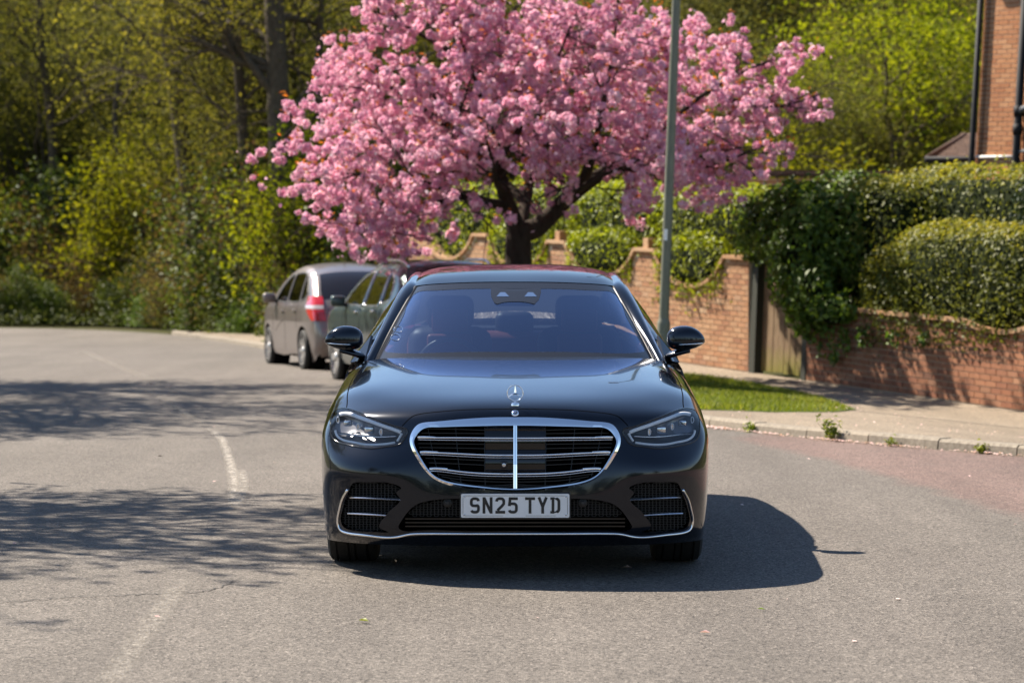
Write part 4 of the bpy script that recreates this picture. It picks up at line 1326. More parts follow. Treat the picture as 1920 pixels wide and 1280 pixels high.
for i, ch in enumerate(letters):
    if ch == ' ': continue
    mb = MB(); dy = 0
    for st in GLY[ch]:
        L, R = stroke(st, SW); m = len(L)
        yy = -.0052 - dy; dy += .00012
        V = [(a[0], yy, a[1]) for a in L] + [(a[0], yy, a[1]) for a in R]
        F = [(j, m+j, m+j+1, j+1) for j in range(m-1)]
        mb.add(V, F)
    o = mb.build('plate_character', M['plate_black'], plate)
    o.location = (xs[i] + .002, 0, -.0375)
mb = MB()
for (x0, z0, x1, z1) in ((-.245,.0485,.245,.0485),(-.245,-.0485,-.06,-.0485),(.05,-.0485,.195,-.0485),(-.252,-.042,-.252,.042),(.252,-.042,.252,.042)):
    mb.box(((x0+x1)/2, -.0045, (z0+z1)/2), (max(abs(x1-x0), .0014), .0012, max(abs(z1-z0), .0014)))
for (x0, z0) in ((-.2485,.0455),(.2485,.0455),(-.2485,-.0455),(.2485,-.0455)):
    mb.box((x0, -.0045, z0), (.008, .0012, .0014), Matrix.Rotation(math.radians(45 if x0*z0 < 0 else -45), 3, 'Y'))
mb.build('plate_border', M['plate_black'], plate)
for sx in (-.245, .245):
    for sz in (.043, -.043):
        MB().lathe([(0, -.0075), (.0035, -.007), (.004, -.004)], (sx, 0, sz), 'y', 10).build('screw_cap', M['satin_chrome'], plate, True)

# ---- bonnet star and nose badge
star = empty('bonnet_star'); star.parent = car
b0 = FP.ev([on_front(0, 758)])[0]
R_ = .0385; cz = b0[2] + .018 + R_
mb = MB(); ringpts = [(R_*math.sin(a), b0[1], cz + R_*math.cos(a)) for a in np.linspace(0, 2*PI, 36, endpoint=False)]
V, F = sweep(np.array(ringpts), np.tile([[0,-1,0]], (36,1)), ellipse_prof(.0026, .0032, 8), True)
part('star_ring', V, F, M['chrome'], star)
mb = MB()
for kx in range(3):
    a = 2*PI*kx/3; dr = Vector((math.sin(a), 0, math.cos(a))); sd = Vector((math.cos(a), 0, -math.sin(a)))
    c = Vector((0, b0[1], cz)); t = c + dr*R_
    mb.add([c + sd*.0055 + dr*.003, c - sd*.0055 + dr*.003, t + sd*.0008, t - sd*.0008, c + Vector((0,-.004,0)), t + Vector((0,-.0012,0)), c + Vector((0,.004,0)), t + Vector((0,.0012,0))],
           [(0,4,5,2),(4,1,3,5),(1,6,7,3),(6,0,2,7)])
mb.build('star_spokes', M['chrome'], star)
MB().tube([(0, b0[1], b0[2]-.004), (0, b0[1], b0[2]+.019)], [.005, .003], 10).build('star_stem', M['chrome'], star, True)
MB().lathe([(0,.010),(.010,.0095),(.018,.006),(.021,.001),(.021,-.006)], b0, 'z', 24).build('star_foot', M['chrome'], star, True)
uvb = on_front(0, 774); pb, qb = front_pn([uvb]); pb, qb = pb[0], qb[0]
rot = Vector((0, 0, 1)).rotation_difference(Vector(qb)).to_matrix()
badge = empty('nose_badge'); badge.parent = car
mb = MB().lathe([(0, .004), (.012, .0035), (.0165, .002), (.018, -.002)], (0,0,0), 'z', 28); mb.V = [tuple(rot @ Vector(v) + Vector(pb)) for v in mb.V]
mb.build('badge_disc', M['chrome'], badge, True)
mb = MB().lathe([(0, .0046), (.0105, .0042)], (0,0,0), 'z', 28); mb.V = [tuple(rot @ Vector(v) + Vector(pb)) for v in mb.V]
mb.build('badge_centre', M['plate_black'], badge, True)
mb = MB()
for kx in range(3):
    a = 2*PI*kx/3; dr = Vector((math.sin(a), math.cos(a), 0)); sd = Vector((math.cos(a), -math.sin(a), 0))
    mb.add([rot @ (sd*.0028 + Vector((0,0,.0056))) + Vector(pb), rot @ (-sd*.0028 + Vector((0,0,.0056))) + Vector(pb), rot @ (dr*.0105 + Vector((0,0,.005))) + Vector(pb)], [(0,1,2)])
mb.build('badge_star', M['chrome'], badge)

# ---- door mirrors
def mirror_shell():
    V = []; F = []; nu_, nv_ = 28, 18
    for j in range(nv_+1):
        ph = -PI/2 + PI*j/nv_
        for i in range(nu_):
            th = 2*PI*i/nu_
            sgn = lambda q, e: math.copysign(abs(q)**e, q)
            x = sgn(math.cos(ph), .75) * sgn(math.cos(th), .75)
            y = sgn(math.cos(ph), .75) * sgn(math.sin(th), .75)
            z = sgn(math.sin(ph), .72)
            zz = z * (.080 if z > 0 else .056) * (1 - .30 * max(0, x) ** 1.5)
            if z < 0: zz += .016 * max(0, x)
            V.append((x * .106, y * (.075 if y < 0 else .035) * (1 - .25*max(0, x)), zz - .012*max(0, x)**2))
    for j in range(nv_):
        for i in range(nu_):
            F.append((j*nu_+i, j*nu_+(i+1)%nu_, (j+1)*nu_+(i+1)%nu_, (j+1)*nu_+i))
    return np.array(V), F
mV, mF = mirror_shell()
mc = np.array([.940, 1.80, 1.098])
for s in (1, -1):
    sc = np.array([1,1,1]) if s == 1 else MIR
    dm = empty('door_mirror'); dm.parent = car
    part('mirror_cap', (mV + mc) * sc, mF if s == 1 else [tuple(reversed(f)) for f in mF], M['black_paint'], dm)
    pts = curve_pts([(-.07,-.055,-.022),(0,-.074,-.02),(.06,-.062,-.0165),(.098,-.018,-.014)], 20) + mc
    V, F = sweep(pts * sc, np.tile([[0,-1,0]], (20,1)), ellipse_prof(.0035, .005, 8)); part('mirror_strip', V, F, M['chrome'], dm)
    V = np.array([(-.08,.036,-.038),(.08,.034,-.025),(.082,.034,.03),(-.075,.036,.05)]) + mc
    part('mirror_glass', V * sc, [(0,1,2,3) if s == 1 else (3,2,1,0)], M['lamp_silver'], dm, False)
    p = [(.845,1.86,1.012),(.88,1.83,1.024),(.92,1.81,1.040),(.965,1.80,1.052)]
    pts = curve_pts(p, 12)
    V, F = sweep(pts * sc, np.tile([[0,-.35,.93]], (12,1)), ellipse_prof(.040, .020, 12)); part('mirror_arm', V, F, M['black_paint'], dm)
    V = np.array([(.815,1.775,.975),(.90,1.90,.965),(.895,2.05,.99),(.79,2.02,1.11)])
    V2 = V + np.array([.012,0,.008])
    o = MB().add(list(V*sc) + list(V2*sc), [(0,1,2,3),(7,6,5,4),(0,4,5,1),(1,5,6,2),(2,6,7,3),(3,7,4,0)]).build('mirror_base', M['gloss_black'], dm)

# ---- wheels
def wheel(cy, s):
    w_ = empty('wheel', (s * .827, cy, AX_Z)); w_.parent = car
    prof = [(.255,-.115),(.30,-.126),(.33,-.125),(.349,-.112)]
    R0 = TYRE_R
    for a, b in ((-.112,-.082),(-.072,-.022),(-.012,.012),(.022,.072),(.082,.112)):
        prof += [(R0-.009, a-.001), (R0-.0005 if abs(a) < .1 else R0-.006, a+.001), (R0-.0005 if abs(b) < .1 else R0-.006, b-.001), (R0-.009, b+.001)]
    prof += [(.349,.112),(.33,.125),(.30,.126),(.255,.115)]
    MB().lathe(prof, (0,0,0), 'x', 72).build('tyre', M['tyre'], w_, angle=35)
    MB().lathe([(.255,-.115),(.24,-.10),(.235,0),(.24,.10),(.255,.115),(.262,.118)], (0,0,0), 'x', 48).build('rim_barrel', M['satin_chrome'], w_, True)
    mb = MB()
    for kx in range(10):
        a = 2*PI*kx/10; d = Vector((0, math.cos(a), math.sin(a))); t = Vector((0, -math.sin(a), math.cos(a)))
        p0 = d*.05 + Vector((s*.075,0,0)); p1 = d*.245 + Vector((s*.105,0,0))
        V = [p0+t*.02, p0-t*.02, p1-t*.014, p1+t*.014]
        mb.add(V + [v - Vector((s*.03,0,0)) for v in V], [(0,1,2,3),(7,6,5,4),(0,4,5,1),(1,5,6,2),(2,6,7,3),(3,7,4,0)])
    mb.lathe([(0,s*.085),(.04,s*.083),(.07,s*.07),(.07,s*.03)], (0,0,0), 'x', 24)
    mb.build('spokes', M['satin_chrome'], w_)
    return w_
for cy in (AX_F, AX_R):
    for s in (1, -1): wheel(cy, s)

# ---- cabin
cabin = empty('cabin'); cabin.parent = car
add_patch('dashboard', [[(0,1.72,.93),(.35,1.72,.93),(.62,1.8,.92),(.74,1.9,.90)],[(0,1.98,.99),(.35,1.98,.995),(.62,2.02,.985),(.76,2.08,.96)],[(0,2.2,.985),(.35,2.2,.995),(.62,2.2,.98),(.77,2.22,.95)],[(0,2.28,.90),(.35,2.28,.90),(.62,2.28,.9),(.77,2.28,.9)]], M['dash_top'], 30, 16, parent=cabin)
MB().box((-.36, 2.16, .985), (.40, .16, .05), bev=.02).build('instrument_cowl', M['dash_top'], cabin, angle=40)
pts = [(-.37 + .185*math.cos(a), 2.50 + .185*math.sin(a)*-.35, .905 + .185*math.sin(a)*.93) for a in np.linspace(0, 2*PI, 40, endpoint=False)]
V, F = sweep(np.array(pts), np.tile([[0,-.93,-.35]], (40,1)), ellipse_prof(.015, .015, 8), True)
sw = part('steering_wheel', V, F, M['dash_top'], cabin)
MB().box((-.37, 2.5, .905), (.30, .03, .07), bev=.012).build('steering_hub', M['leather_dark'], sw, angle=40)
def soft_box(c, s, bev, mat, name, par):
    return MB().box(c, s, bev=bev).build(name, mat, par, angle=60)
for sx in (-.385, .385):
    st = empty('front_seat'); st.parent = cabin
    soft_box((sx, 3.05, .82), (.50, .20, .62), .09, M['leather_dark'], 'seat_back', st)
    soft_box((sx, 2.94, .86), (.27, .05, .46), .024, M['leather_red'], 'seat_panel', st)
    soft_box((sx, 2.75, .46), (.50, .55, .18), .07, M['leather_dark'], 'seat_cushion', st)
    soft_box((sx, 3.06, 1.215), (.285, .12, .20), .055, M['leather_dark'], 'headrest', st)
    soft_box((sx, 2.992, 1.165), (.215, .03, .14), .014, M['leather_red'], 'headrest_panel', st)
    for dx in (-.06, .06): MB().tube([(sx+dx,3.08,1.05),(sx+dx,3.07,1.2)], .008, 8).build('headrest_rod', M['satin_chrome'], st, True)
soft_box((0, 4.02, .78), (1.36, .22, .58), .09, M['leather_red'], 'rear_bench_back', cabin)
soft_box((0, 3.70, .46), (1.36, .60, .18), .07, M['leather_red'], 'rear_bench', cabin)
for sx in (-.42, .0, .42): soft_box((sx, 4.04, 1.10), (.245, .11, .18), .05, M['leather_dark'], 'rear_headrest', cabin)
MB().box((0, 4.34, 1.07), (1.3, .5, .03)).build('parcel_shelf', M['leather_dark'], cabin)
MB().box((0, 3.0, .30), (1.5, 2.9, .03)).build('cabin_floor', M['leather_dark'], cabin)
for s in (1, -1): MB().box((s*.80, 3.0, .72), (.05, 2.6, .5)).build('door_lining', M['leather_red'], cabin)
p = Patch([[tuple(np.array(q) + [0,0,-.035]) for q in r] for r in roof_net], True); uv, F = p.grid(20, 20)
part('headlining', p.ev(uv), F, M['leather_dark'], cabin)
soft_box((0, 2.36, 1.30), (.23, .03, .06), .013, M['gloss_black'], 'inside_mirror', cabin)
# wiper blade just above the bonnet edge
MB().tube([(-.03, 1.60, 1.028), (.10, 1.585, 1.03), (.3, 1.60, 1.027), (.55, 1.66, 1.018)], .007, 8).build('wiper', M['satin_black'], car, True)

# two pale round stickers low in the corner of the screen
for (hx, py, ra) in ((-219, 617.5, 8.5), (-224, 632.5, 9.0)):
    pts = np.array([on_screen(hx + ra*math.cos(a), py + ra*.62*math.sin(a), .002)[0] for a in np.linspace(0, 2*PI, 24, endpoint=False)])
    Vs, Fs = sweep(pts, np.tile([[0,-.5,.87]], (24,1)), [(-.0022,-.0004),(.0022,-.0004),(.0022,.0004),(-.0022,.0004)], True)
    part('round_sticker', Vs, Fs, M['lamp_silver'], screen, False)
# ------------------------------------------------------------------ parked cars and lamp post
def metallic(name, base, rough=0.38):
    m = bsdf(name, base, rough, 0.65, 0.5, 0.8, 0.06)
    return m
M['taupe_paint'] = metallic('taupe_paint', (0.190, 0.158, 0.146))
M['green_paint'] = metallic('green_paint', (0.040, 0.062, 0.062), 0.42)
M['dark_glass'] = thin_glass('dark_glass', (0.16, 0.16, 0.15), 1.55, 0.0, 1.3)
M['privacy_glass'] = bsdf('privacy_glass', (0.012, 0.010, 0.011), 0.06)
M['red_lens'] = bsdf('red_lens', (0.42, 0.010, 0.012), 0.12, coat=1.0)
M['clear_lens'] = bsdf('clear_lens', (0.42, 0.36, 0.36), 0.12, coat=1.0)
M['alloy'] = bsdf('alloy', (0.55, 0.54, 0.53), 0.35, 0.85)
M['seat_grey'] = bsdf('seat_grey', (0.03, 0.03, 0.032), 0.8)
M['trim_black'] = bsdf('trim_black', (0.018, 0.018, 0.018), 0.6)

def parked_car(name, label, loc, rz, spec):
    """spec: side outline (y, z) closed anticlockwise from the rear foot, half width by height, windows, wheels ..."""
    root = empty(name, loc, rz); tag(root, label, 'car', 'cars parked along the kerb')
    out = np.array(curve_closed(spec['outline'], spec['smooth']))
    L0, L1 = out[:, 0].min(), out[:, 0].max(); yc = (L0+L1)/2; hl = (L1-L0)/2
    sz, sx = zip(*spec['half'])
    Rr = spec.get('round', .07)
    def edge_d(p):
        a = out; b = np.roll(out, -1, 0); best = np.full(len(p), 9.0)
        for i in range(len(a)):
            if a[i,1] < .3 and b[i,1] < .3: continue
            d = b[i]-a[i]; l2 = d @ d + 1e-12
            t = np.clip(((p - a[i]) @ d) / l2, 0, 1)
            best = np.minimum(best, np.linalg.norm(p - a[i] - t[:, None]*d, axis=1))
        return best
    def half_w(p):
        p = np.asarray(p, float).reshape(-1, 2)
        k = np.abs((p[:, 0]-yc)/hl)
        return np.interp(p[:, 1], sz, sx) * (1 - spec.get('plan', .10) * np.clip((k-.55)/.45, 0, 1)**2.4)
    def side_x(p):
        p = np.asarray(p, float).reshape(-1, 2)
        d = np.clip(edge_d(p)/Rr, 0, 1)
        return half_w(p) - Rr*.75*(1-np.sqrt(np.clip(1-(1-d)**2, 0, 1)))
    wr = spec['wheel_r']; ar = wr + .055
    arches = [[(cy+ar*math.cos(a), wr+ar*math.sin(a)) for a in np.linspace(0, 2*PI, 40, endpoint=False)] for cy in spec['axles']]
    wins = [np.array(w) for w in spec['windows']]
    gy, gz_ = np.meshgrid(np.arange(L0, L1, .07), np.arange(.15, out[:,1].max(), .055))
    gp = np.stack([gy.ravel(), gz_.ravel()], 1); gp = gp[in_poly(gp, out)]
    allc = np.concatenate(arches + wins + [out])
    gp = gp[np.min(np.linalg.norm(gp[:, None]-allc[None], axis=2), axis=1) > .022]
    inner = [np.array([c + (q-c)*(1-s_) for q in out for c in [np.array([yc, .75])]]) for s_ in (.012, .03)]
    v, t = cdt(gp, [(out, True)] + [(a, True) for a in arches] + [(w, True) for w in wins], holes=list(arches)+wins, keep=out)
    X = side_x(v)
    for s in (1, -1):
        part('side_panel', np.stack([s*X, v[:,0], v[:,1]], 1), [tuple(q) if s == 1 else tuple(reversed(q)) for q in t], spec['paint'], root)
        for w in wins:
            g2 = gp[in_poly(gp, w)]
            vv, tt = cdt(g2, [(w, True)], keep=w)
            part('side_window', np.stack([s*(side_x(vv)-.008), vv[:,0], vv[:,1]], 1), [tuple(q) if s == 1 else tuple(reversed(q)) for q in tt], M['dark_glass'], root)
            sw_ = spec.get('seal_w', .012)
            pts = np.stack([s*(side_x(w)+.002), w[:,0], w[:,1]], 1)
            Vs, Fs = sweep(pts, np.tile([[float(s),0,0]], (len(pts),1)), [(-sw_,-.01),(sw_,-.01),(sw_,.003),(-sw_,.003)], True)
            part('window_seal', Vs, Fs, spec.get('seal', M['trim_black']), root)
        for cy in spec['axles']:
            mb = MB()
            mb.lathe([(wr*.68,-.10),(wr*.86,-.108),(wr*.97,-.095),(wr,-.07),(wr,.07),(wr*.97,.095),(wr*.86,.108),(wr*.68,.10)], (0,0,0), 'x', 32)
            we = empty('wheel', (s*spec['track'], cy, wr)); we.parent = root
            mb.build('tyre', M['tyre'], we, True)
            mb = MB().lathe([(wr*.70,-.1),(wr*.66,0),(wr*.68,.1)], (0,0,0), 'x', 28)
            mb.build('rim', M['alloy'], we, True)
            for k in range(spec.get('spokes', 7)):
                a = 2*PI*k/spec.get('spokes', 7); d = Vector((0, math.cos(a), math.sin(a))); tg = Vector((0,-math.sin(a),math.cos(a)))
                p0 = d*.03 + Vector((s*.085,0,0)); p1 = d*wr*.68 + Vector((s*.095,0,0)); w_ = spec.get('spoke_w', .045)
                Vq = [p0+tg*w_*.8, p0-tg*w_*.8, p1-tg*w_, p1+tg*w_]
                MB().add(Vq + [q - Vector((s*.04,0,0)) for q in Vq], [(0,1,2,3),(7,6,5,4),(0,4,5,1),(1,5,6,2),(2,6,7,3),(3,7,4,0)]).build('spoke', M['alloy'], we)
            MB().lathe([(0,s*.10),(.05,s*.095),(.06,s*.07)], (0,0,0), 'x', 16).build('hub_cap', M['alloy'], we, True)
            MB().lathe([(ar,-.24),(ar,.0)], (s*(spec['track']+.06-(.0 if s>0 else .0)) + (0 if s > 0 else .24), cy, wr), 'x', 30).build('arch_liner', M['matt_black'], root, True)
        # mirror, handles
        my, mz = spec['mirror']; mx = float(side_x([(my, mz)])[0])
        dm = empty('door_mirror'); dm.parent = root
        MB().box((s*(mx+.12), my, mz+.05), (.20, .11, .15), bev=.045).build('mirror_cap', spec['mirror_mat'], dm, angle=60)
        MB().box((s*(mx+.02), my, mz), (.09, .06, .05), bev=.015).build('mirror_arm', M['trim_black'], dm, angle=60)
        for (hy, hz) in spec['handles']:
            hx = float(side_x([(hy, hz)])[0])
            MB().box((s*(hx+.018), hy, hz), (.024, .17, .028), bev=.010).build('door_handle', spec['handle_mat'], root, angle=60)
        for line in spec['seams']:
            pts = curve_pts(line, 14); pts = np.stack([s*(side_x(pts)+.0008), pts[:,0], pts[:,1]], 1)
            Vs, Fs = sweep(pts, np.tile([[float(s),0,0]], (14,1)), [(-.004,-.004),(.004,-.004),(.004,.0005),(-.004,.0005)])
            part('door_seam', Vs, Fs, M['matt_black'], root, False)
    # skin over the outline: rear, roof, screen, bonnet, nose
    o2 = out; m = len(o2); cols = np.array([0, .3, .55, .75, .88, .96, 1.0])
    tang = np.roll(o2, -1, 0) - np.roll(o2, 1, 0); nrm = np.stack([-tang[:,1], tang[:,0]], 1); nrm /= np.linalg.norm(nrm, axis=1)[:, None]
    ex = half_w(o2) - Rr*.75
    rows = []
    for i in range(m):
        r = []
        for c in np.concatenate([-cols[:0:-1], cols]):
            b = spec.get('crown', .06) * (1 - abs(c)**2.6)
            r.append((c*ex[i], o2[i,0] + nrm[i,0]*b, o2[i,1] + nrm[i,1]*b*.8))
        rows.append(r)
    rows = np.array(rows); nc = rows.shape[1]
    segs = spec['skin']    # name -> (first y/z test)
    idx = np.arange(m); F = []
    for i in range(m):
        j = (i+1) % m
        if o2[i,1] < .24 and o2[j,1] < .24: continue
        for k in range(nc-1): F.append((i*nc+k, i*nc+k+1, j*nc+k+1, j*nc+k))
    part('outer_skin', rows.reshape(-1,3), np.array(F)[:, ::-1], spec['paint'], root)
    # glass panes lying on that skin
    for nm, (ia, ib), cw, mat in spec['panes']:
        # ia, ib: (y, z) marks on the outline
        a = int(np.argmin(np.linalg.norm(o2-np.array(ia), axis=1))); b = int(np.argmin(np.linalg.norm(o2-np.array(ib), axis=1)))
        ids = list(range(min(a, b), max(a, b)+1))
        g = []
        for i in ids:
            r = []
            for c in np.linspace(-cw, cw, 13):
                bq = spec.get('crown', .06) * (1 - abs(c)**2.6) + .006
                r.append((c*ex[i], o2[i,0]+nrm[i,0]*bq, o2[i,1]+nrm[i,1]*bq*.8))
            g.append(r)
        g = np.array(g); ii = np.arange(g.shape[0]*13).reshape(-1, 13)
        F = np.stack([ii[:-1,:-1], ii[:-1,1:], ii[1:,1:], ii[1:,:-1]], -1).reshape(-1,4)
        part(nm, g.reshape(-1,3), F[:, ::-1], mat, root)
    MB().box((0, yc, .24), (float(ex.max())*1.7, hl*1.8, .12)).build('underbody', M['matt_black'], root)
    for yy_ in spec['seats']:
        for sx_ in (-.36, .36):
            st = MB().box((sx_, yy_, .78), (.46,.16,.62), bev=.06).box((sx_, yy_-.02, 1.16), (.26,.1,.18), bev=.04)
            st.build('seat', M['seat_grey'], root, angle=60)
    return root, side_x, half_w, out
def round_poly(pts, r, n=5):
    """straight sides, rounded corners"""
    P = [Vector(p) for p in pts]; out = []
    for i, p in enumerate(P):
        a = (P[i-1]-p); b = (P[(i+1) % len(P)]-p); ra = min(r, a.length*.4); rb = min(r, b.length*.4)
        q0 = p + a.normalized()*ra; q1 = p + b.normalized()*rb
        for t in np.linspace(0, 1, n): out.append(tuple(q0*(1-t)**2 + p*2*t*(1-t) + q1*t*t))
        m = q1; e = P[(i+1) % len(P)]; ln = (e - m).length
        for k in range(1, max(1, int(ln/.12))): out.append(tuple(m + (e-m).normalized()*(ln-r)*k/max(1, int(ln/.12))))
    return out
def curve_closed(pts, n):
    return [tuple(p) for p in curve_pts(pts, n, True)]

# taupe hatchback, tail towards us
hatch_out = [(.10,.22),(.02,.34),(-.01,.52),(.03,.70),(.08,.86),(.18,1.0),(.39,1.2),(.62,1.355),(.90,1.45),(1.25,1.505),(1.6,1.525),(2.1,1.48),(2.55,1.33),(2.95,1.12),(3.2,1.00),(3.5,.90),(3.72,.80),(3.84,.66),(3.88,.48),(3.84,.30),(3.72,.22),(3.2,.20),(2.0,.20),(.8,.20)]
hw = [(.15,.79),(.3,.83),(.5,.845),(.75,.848),(.92,.835),(1.0,.80),(1.2,.735),(1.4,.655),(1.5,.60),(1.56,.57)]
spec = dict(outline=hatch_out, smooth=150, half=hw, wheel_r=.30, axles=(.62, 3.12), track=.74, paint=M['taupe_paint'], spokes=7, spoke_w=.03,
    windows=[round_poly([(2.68,1.0),(2.42,1.22),(2.2,1.33),(1.97,1.40),(1.88,1.40),(1.85,.985)], .05),
             round_poly([(1.77,.985),(1.80,1.405),(1.45,1.425),(1.08,1.415),(.98,1.0)], .05),
             round_poly([(.90,1.005),(1.0,1.395),(.90,1.365),(.76,1.27),(.60,1.12),(.66,1.04)], .05)],
    mirror=(2.60,1.0), mirror_mat=M['taupe_paint'], handles=[(1.98,.86),(1.12,.88)], handle_mat=M['taupe_paint'],
    seams=[[(1.82,.28),(1.81,.6),(1.83,.98)],[(1.0,.62),(.98,.8),(.95,.98)],[(2.72,.3),(2.70,.6),(2.68,1.0)],[(2.5,.55),(2.2,.66),(1.9,.72)]],
    skin=None, panes=[('rear_window', ((.70,1.39),(.20,1.02)), .93, M['privacy_glass']), ('windscreen', ((2.9,1.15),(2.1,1.47)), .84, M['dark_glass'])],
    seats=(2.05, 1.05), crown=.07, plan=.13, round=.075)
cwh = ground_at(571, 692)
fwd = Vector((-math.sin(math.radians(16.5)), math.cos(math.radians(16.5)), 0)); rgt = Vector((math.cos(math.radians(16.5)), math.sin(math.radians(16.5)), 0))
org = Vector((-3.0, 39.6, 0)) + rgt*.80 - fwd*.62
org = Vector((cwh.x, cwh.y, 0)) + rgt*.84 - fwd*.62
org.z = gz(org.y + 1.8)
hatch, hsx, hhw, hout = parked_car('taupe_hatchback', 'taupe small hatchback with red tail lamps, parked ahead of the dark green car', tuple(org), math.radians(16.5), spec)
hatch.rotation_euler.x = -math.atan(SLOPE); hatch.scale = (1.04, 1.04, 1.04)
for s in (1, -1):
    # tail lamp wrapping the corner, red above and below a clear band
    for (z0, z1, mat, nm) in ((.965,1.09,M['red_lens'],'tail_lamp'), (.905,.962,M['clear_lens'],'indicator_lamp'), (.74,.902,M['red_lens'],'brake_lamp')):
        net = []
        for z in np.linspace(z0, z1, 4):
            k = (z-.70)/.39
            y_e = float(np.interp(z, [.70,.86,1.0,1.09], [.03,.08,.18,.27]))
            sl_ = float(np.interp(k, [0,.35,.65,1], [.02,.20,.26,.15])); yy_ = [y_e+.06+sl_, y_e+.055+sl_*.6, y_e+.05+sl_*.25]
            r = [(float(hsx([(a, z)])[0])+.012, a, z) for a in yy_]
            xr = float(hhw([(y_e, z)])[0])
            r += [(float(hsx([(y_e+.03, z)])[0])+.014, y_e+.022, z), (xr-.06, y_e-.022, z), (xr-.10+.02*k, y_e-.036, z), (xr-.145+.03*k, y_e-.048, z)]
            net.append([np.array(q)*([s,1,1]) for q in r])
        p = Patch(net); uv, F = p.grid(16, 8); part(nm, p.ev(uv), F if s == -1 else F[:, ::-1], mat, hatch)
MB().box((0,-.075,.42), (1.2,.03,.16), bev=.01).build('bumper_insert', M['trim_black'], hatch)
MB().box((-.36,-.055,.92), (.19,.006,.022)).build('boot_badge', M['chrome'], hatch)
MB().box((0,-.085,.80), (.50,.01,.10)).build('number_plate', M['plate_white'], hatch)
MB().tube([(-.1,1.05,1.52),(-.1,.98,1.64)], [.005,.003], 6).build('aerial', M['trim_black'], hatch, True)

# dark green estate, seen along its near side
suv_out = [(.10,.26),(.02,.40),(.0,.62),(.05,.82),(.10,.96),(.24,1.20),(.42,1.42),(.62,1.545),(1.1,1.60),(1.7,1.615),(2.2,1.585),(2.6,1.47),(3.0,1.26),(3.25,1.12),(3.6,1.05),(4.0,.96),(4.25,.82),(4.36,.62),(4.34,.40),(4.2,.27),(3.2,.25),(2.0,.25),(.8,.25)]
hw2 = [(.2,.84),(.35,.89),(.6,.905),(.85,.90),(1.0,.885),(1.08,.84),(1.25,.77),(1.45,.68),(1.57,.60),(1.65,.56)]
spec2 = dict(outline=suv_out, smooth=150, half=hw2, wheel_r=.345, axles=(.80, 3.42), track=.80, paint=M['green_paint'], spokes=5, spoke_w=.05,
    windows=[round_poly([(3.05,1.075),(2.80,1.26),(2.55,1.39),(2.25,1.485),(2.0,1.51),(1.95,1.06)], .05),
             round_poly([(1.87,1.06),(1.92,1.515),(1.5,1.53),(1.15,1.51),(1.04,1.07)], .05),
             round_poly([(.95,1.085),(1.06,1.50),(.84,1.45),(.66,1.33),(.54,1.15)], .05)],
    mirror=(2.88,1.06), mirror_mat=M['green_paint'], handles=[(2.12,.98),(1.15,1.0)], handle_mat=M['chrome'],
    seams=[[(1.91,.36),(1.90,.7),(1.92,1.06)],[(1.0,.74),(.98,.9),(1.0,1.07)],[(2.98,.36),(2.95,.7),(2.98,1.08)],[(3.1,.46),(2.0,.47),(1.2,.48)]],
    skin=None, panes=[('rear_window', ((.58,1.52),(.16,1.07)), .82, M['privacy_glass']), ('windscreen', ((3.2,1.15),(2.35,1.56)), .86, M['dark_glass'])],
    seats=(2.25, 1.25), crown=.06, plan=.12, round=.08, seal=M['satin_chrome'], seal_w=.007)
cw2 = ground_at(628, 711); a2 = math.radians(16)
fwd = Vector((-math.sin(a2), math.cos(a2), 0)); rgt = Vector((math.cos(a2), math.sin(a2), 0))
org = Vector((cw2.x, cw2.y, 0)) + rgt*.90 - fwd*3.42
org.z = gz(org.y + 2)
estate, esx, ehw, eout = parked_car('green_estate_car', 'dark green tall estate car with silver roof rails, parked behind the taupe hatchback', tuple(org), a2, spec2)
estate.rotation_euler.x = -math.atan(SLOPE)
for s in (1, -1):
    MB().tube(curve_pts([(s*.545,2.25,1.585),(s*.55,2.0,1.632),(s*.55,1.3,1.652),(s*.55,.8,1.62),(s*.54,.6,1.56)], 20), .02, 8).build('roof_rail', M['satin_chrome'], estate, True)
    MB().box((s*.89, 3.42-.0, .30), (.02, .02, .02)).build('arch_stud', M['trim_black'], estate)

for s in (1, -1):
    net = []
    for z in np.linspace(.80, 1.04, 5):
        y_e = float(np.interp(z, [.62,.82,.96,1.20], [0,.05,.10,.24])); xr = float(ehw([(y_e, z)])[0])
        r = [(float(esx([(y_e+a, z)])[0])+.012, y_e+a, z) for a in (.30,.18,.08)] + [(float(esx([(y_e+.03, z)])[0])+.014, y_e+.022, z), (xr-.06, y_e-.02, z), (xr-.15, y_e-.045, z), (xr-.26, y_e-.06, z)]
        net.append([np.array(q)*([s,1,1]) for q in r])
    p = Patch(net); uv, F = p.grid(16, 8); part('tail_lamp', p.ev(uv), F if s == -1 else F[:, ::-1], M['red_lens'], estate)
MB().box((0,-.075,.78), (.52,.012,.11)).build('number_plate', M['plate_white'], estate)
MB().box((0,-.055,.45), (1.25,.02,.14), bev=.008).build('bumper_insert', M['trim_black'], estate)
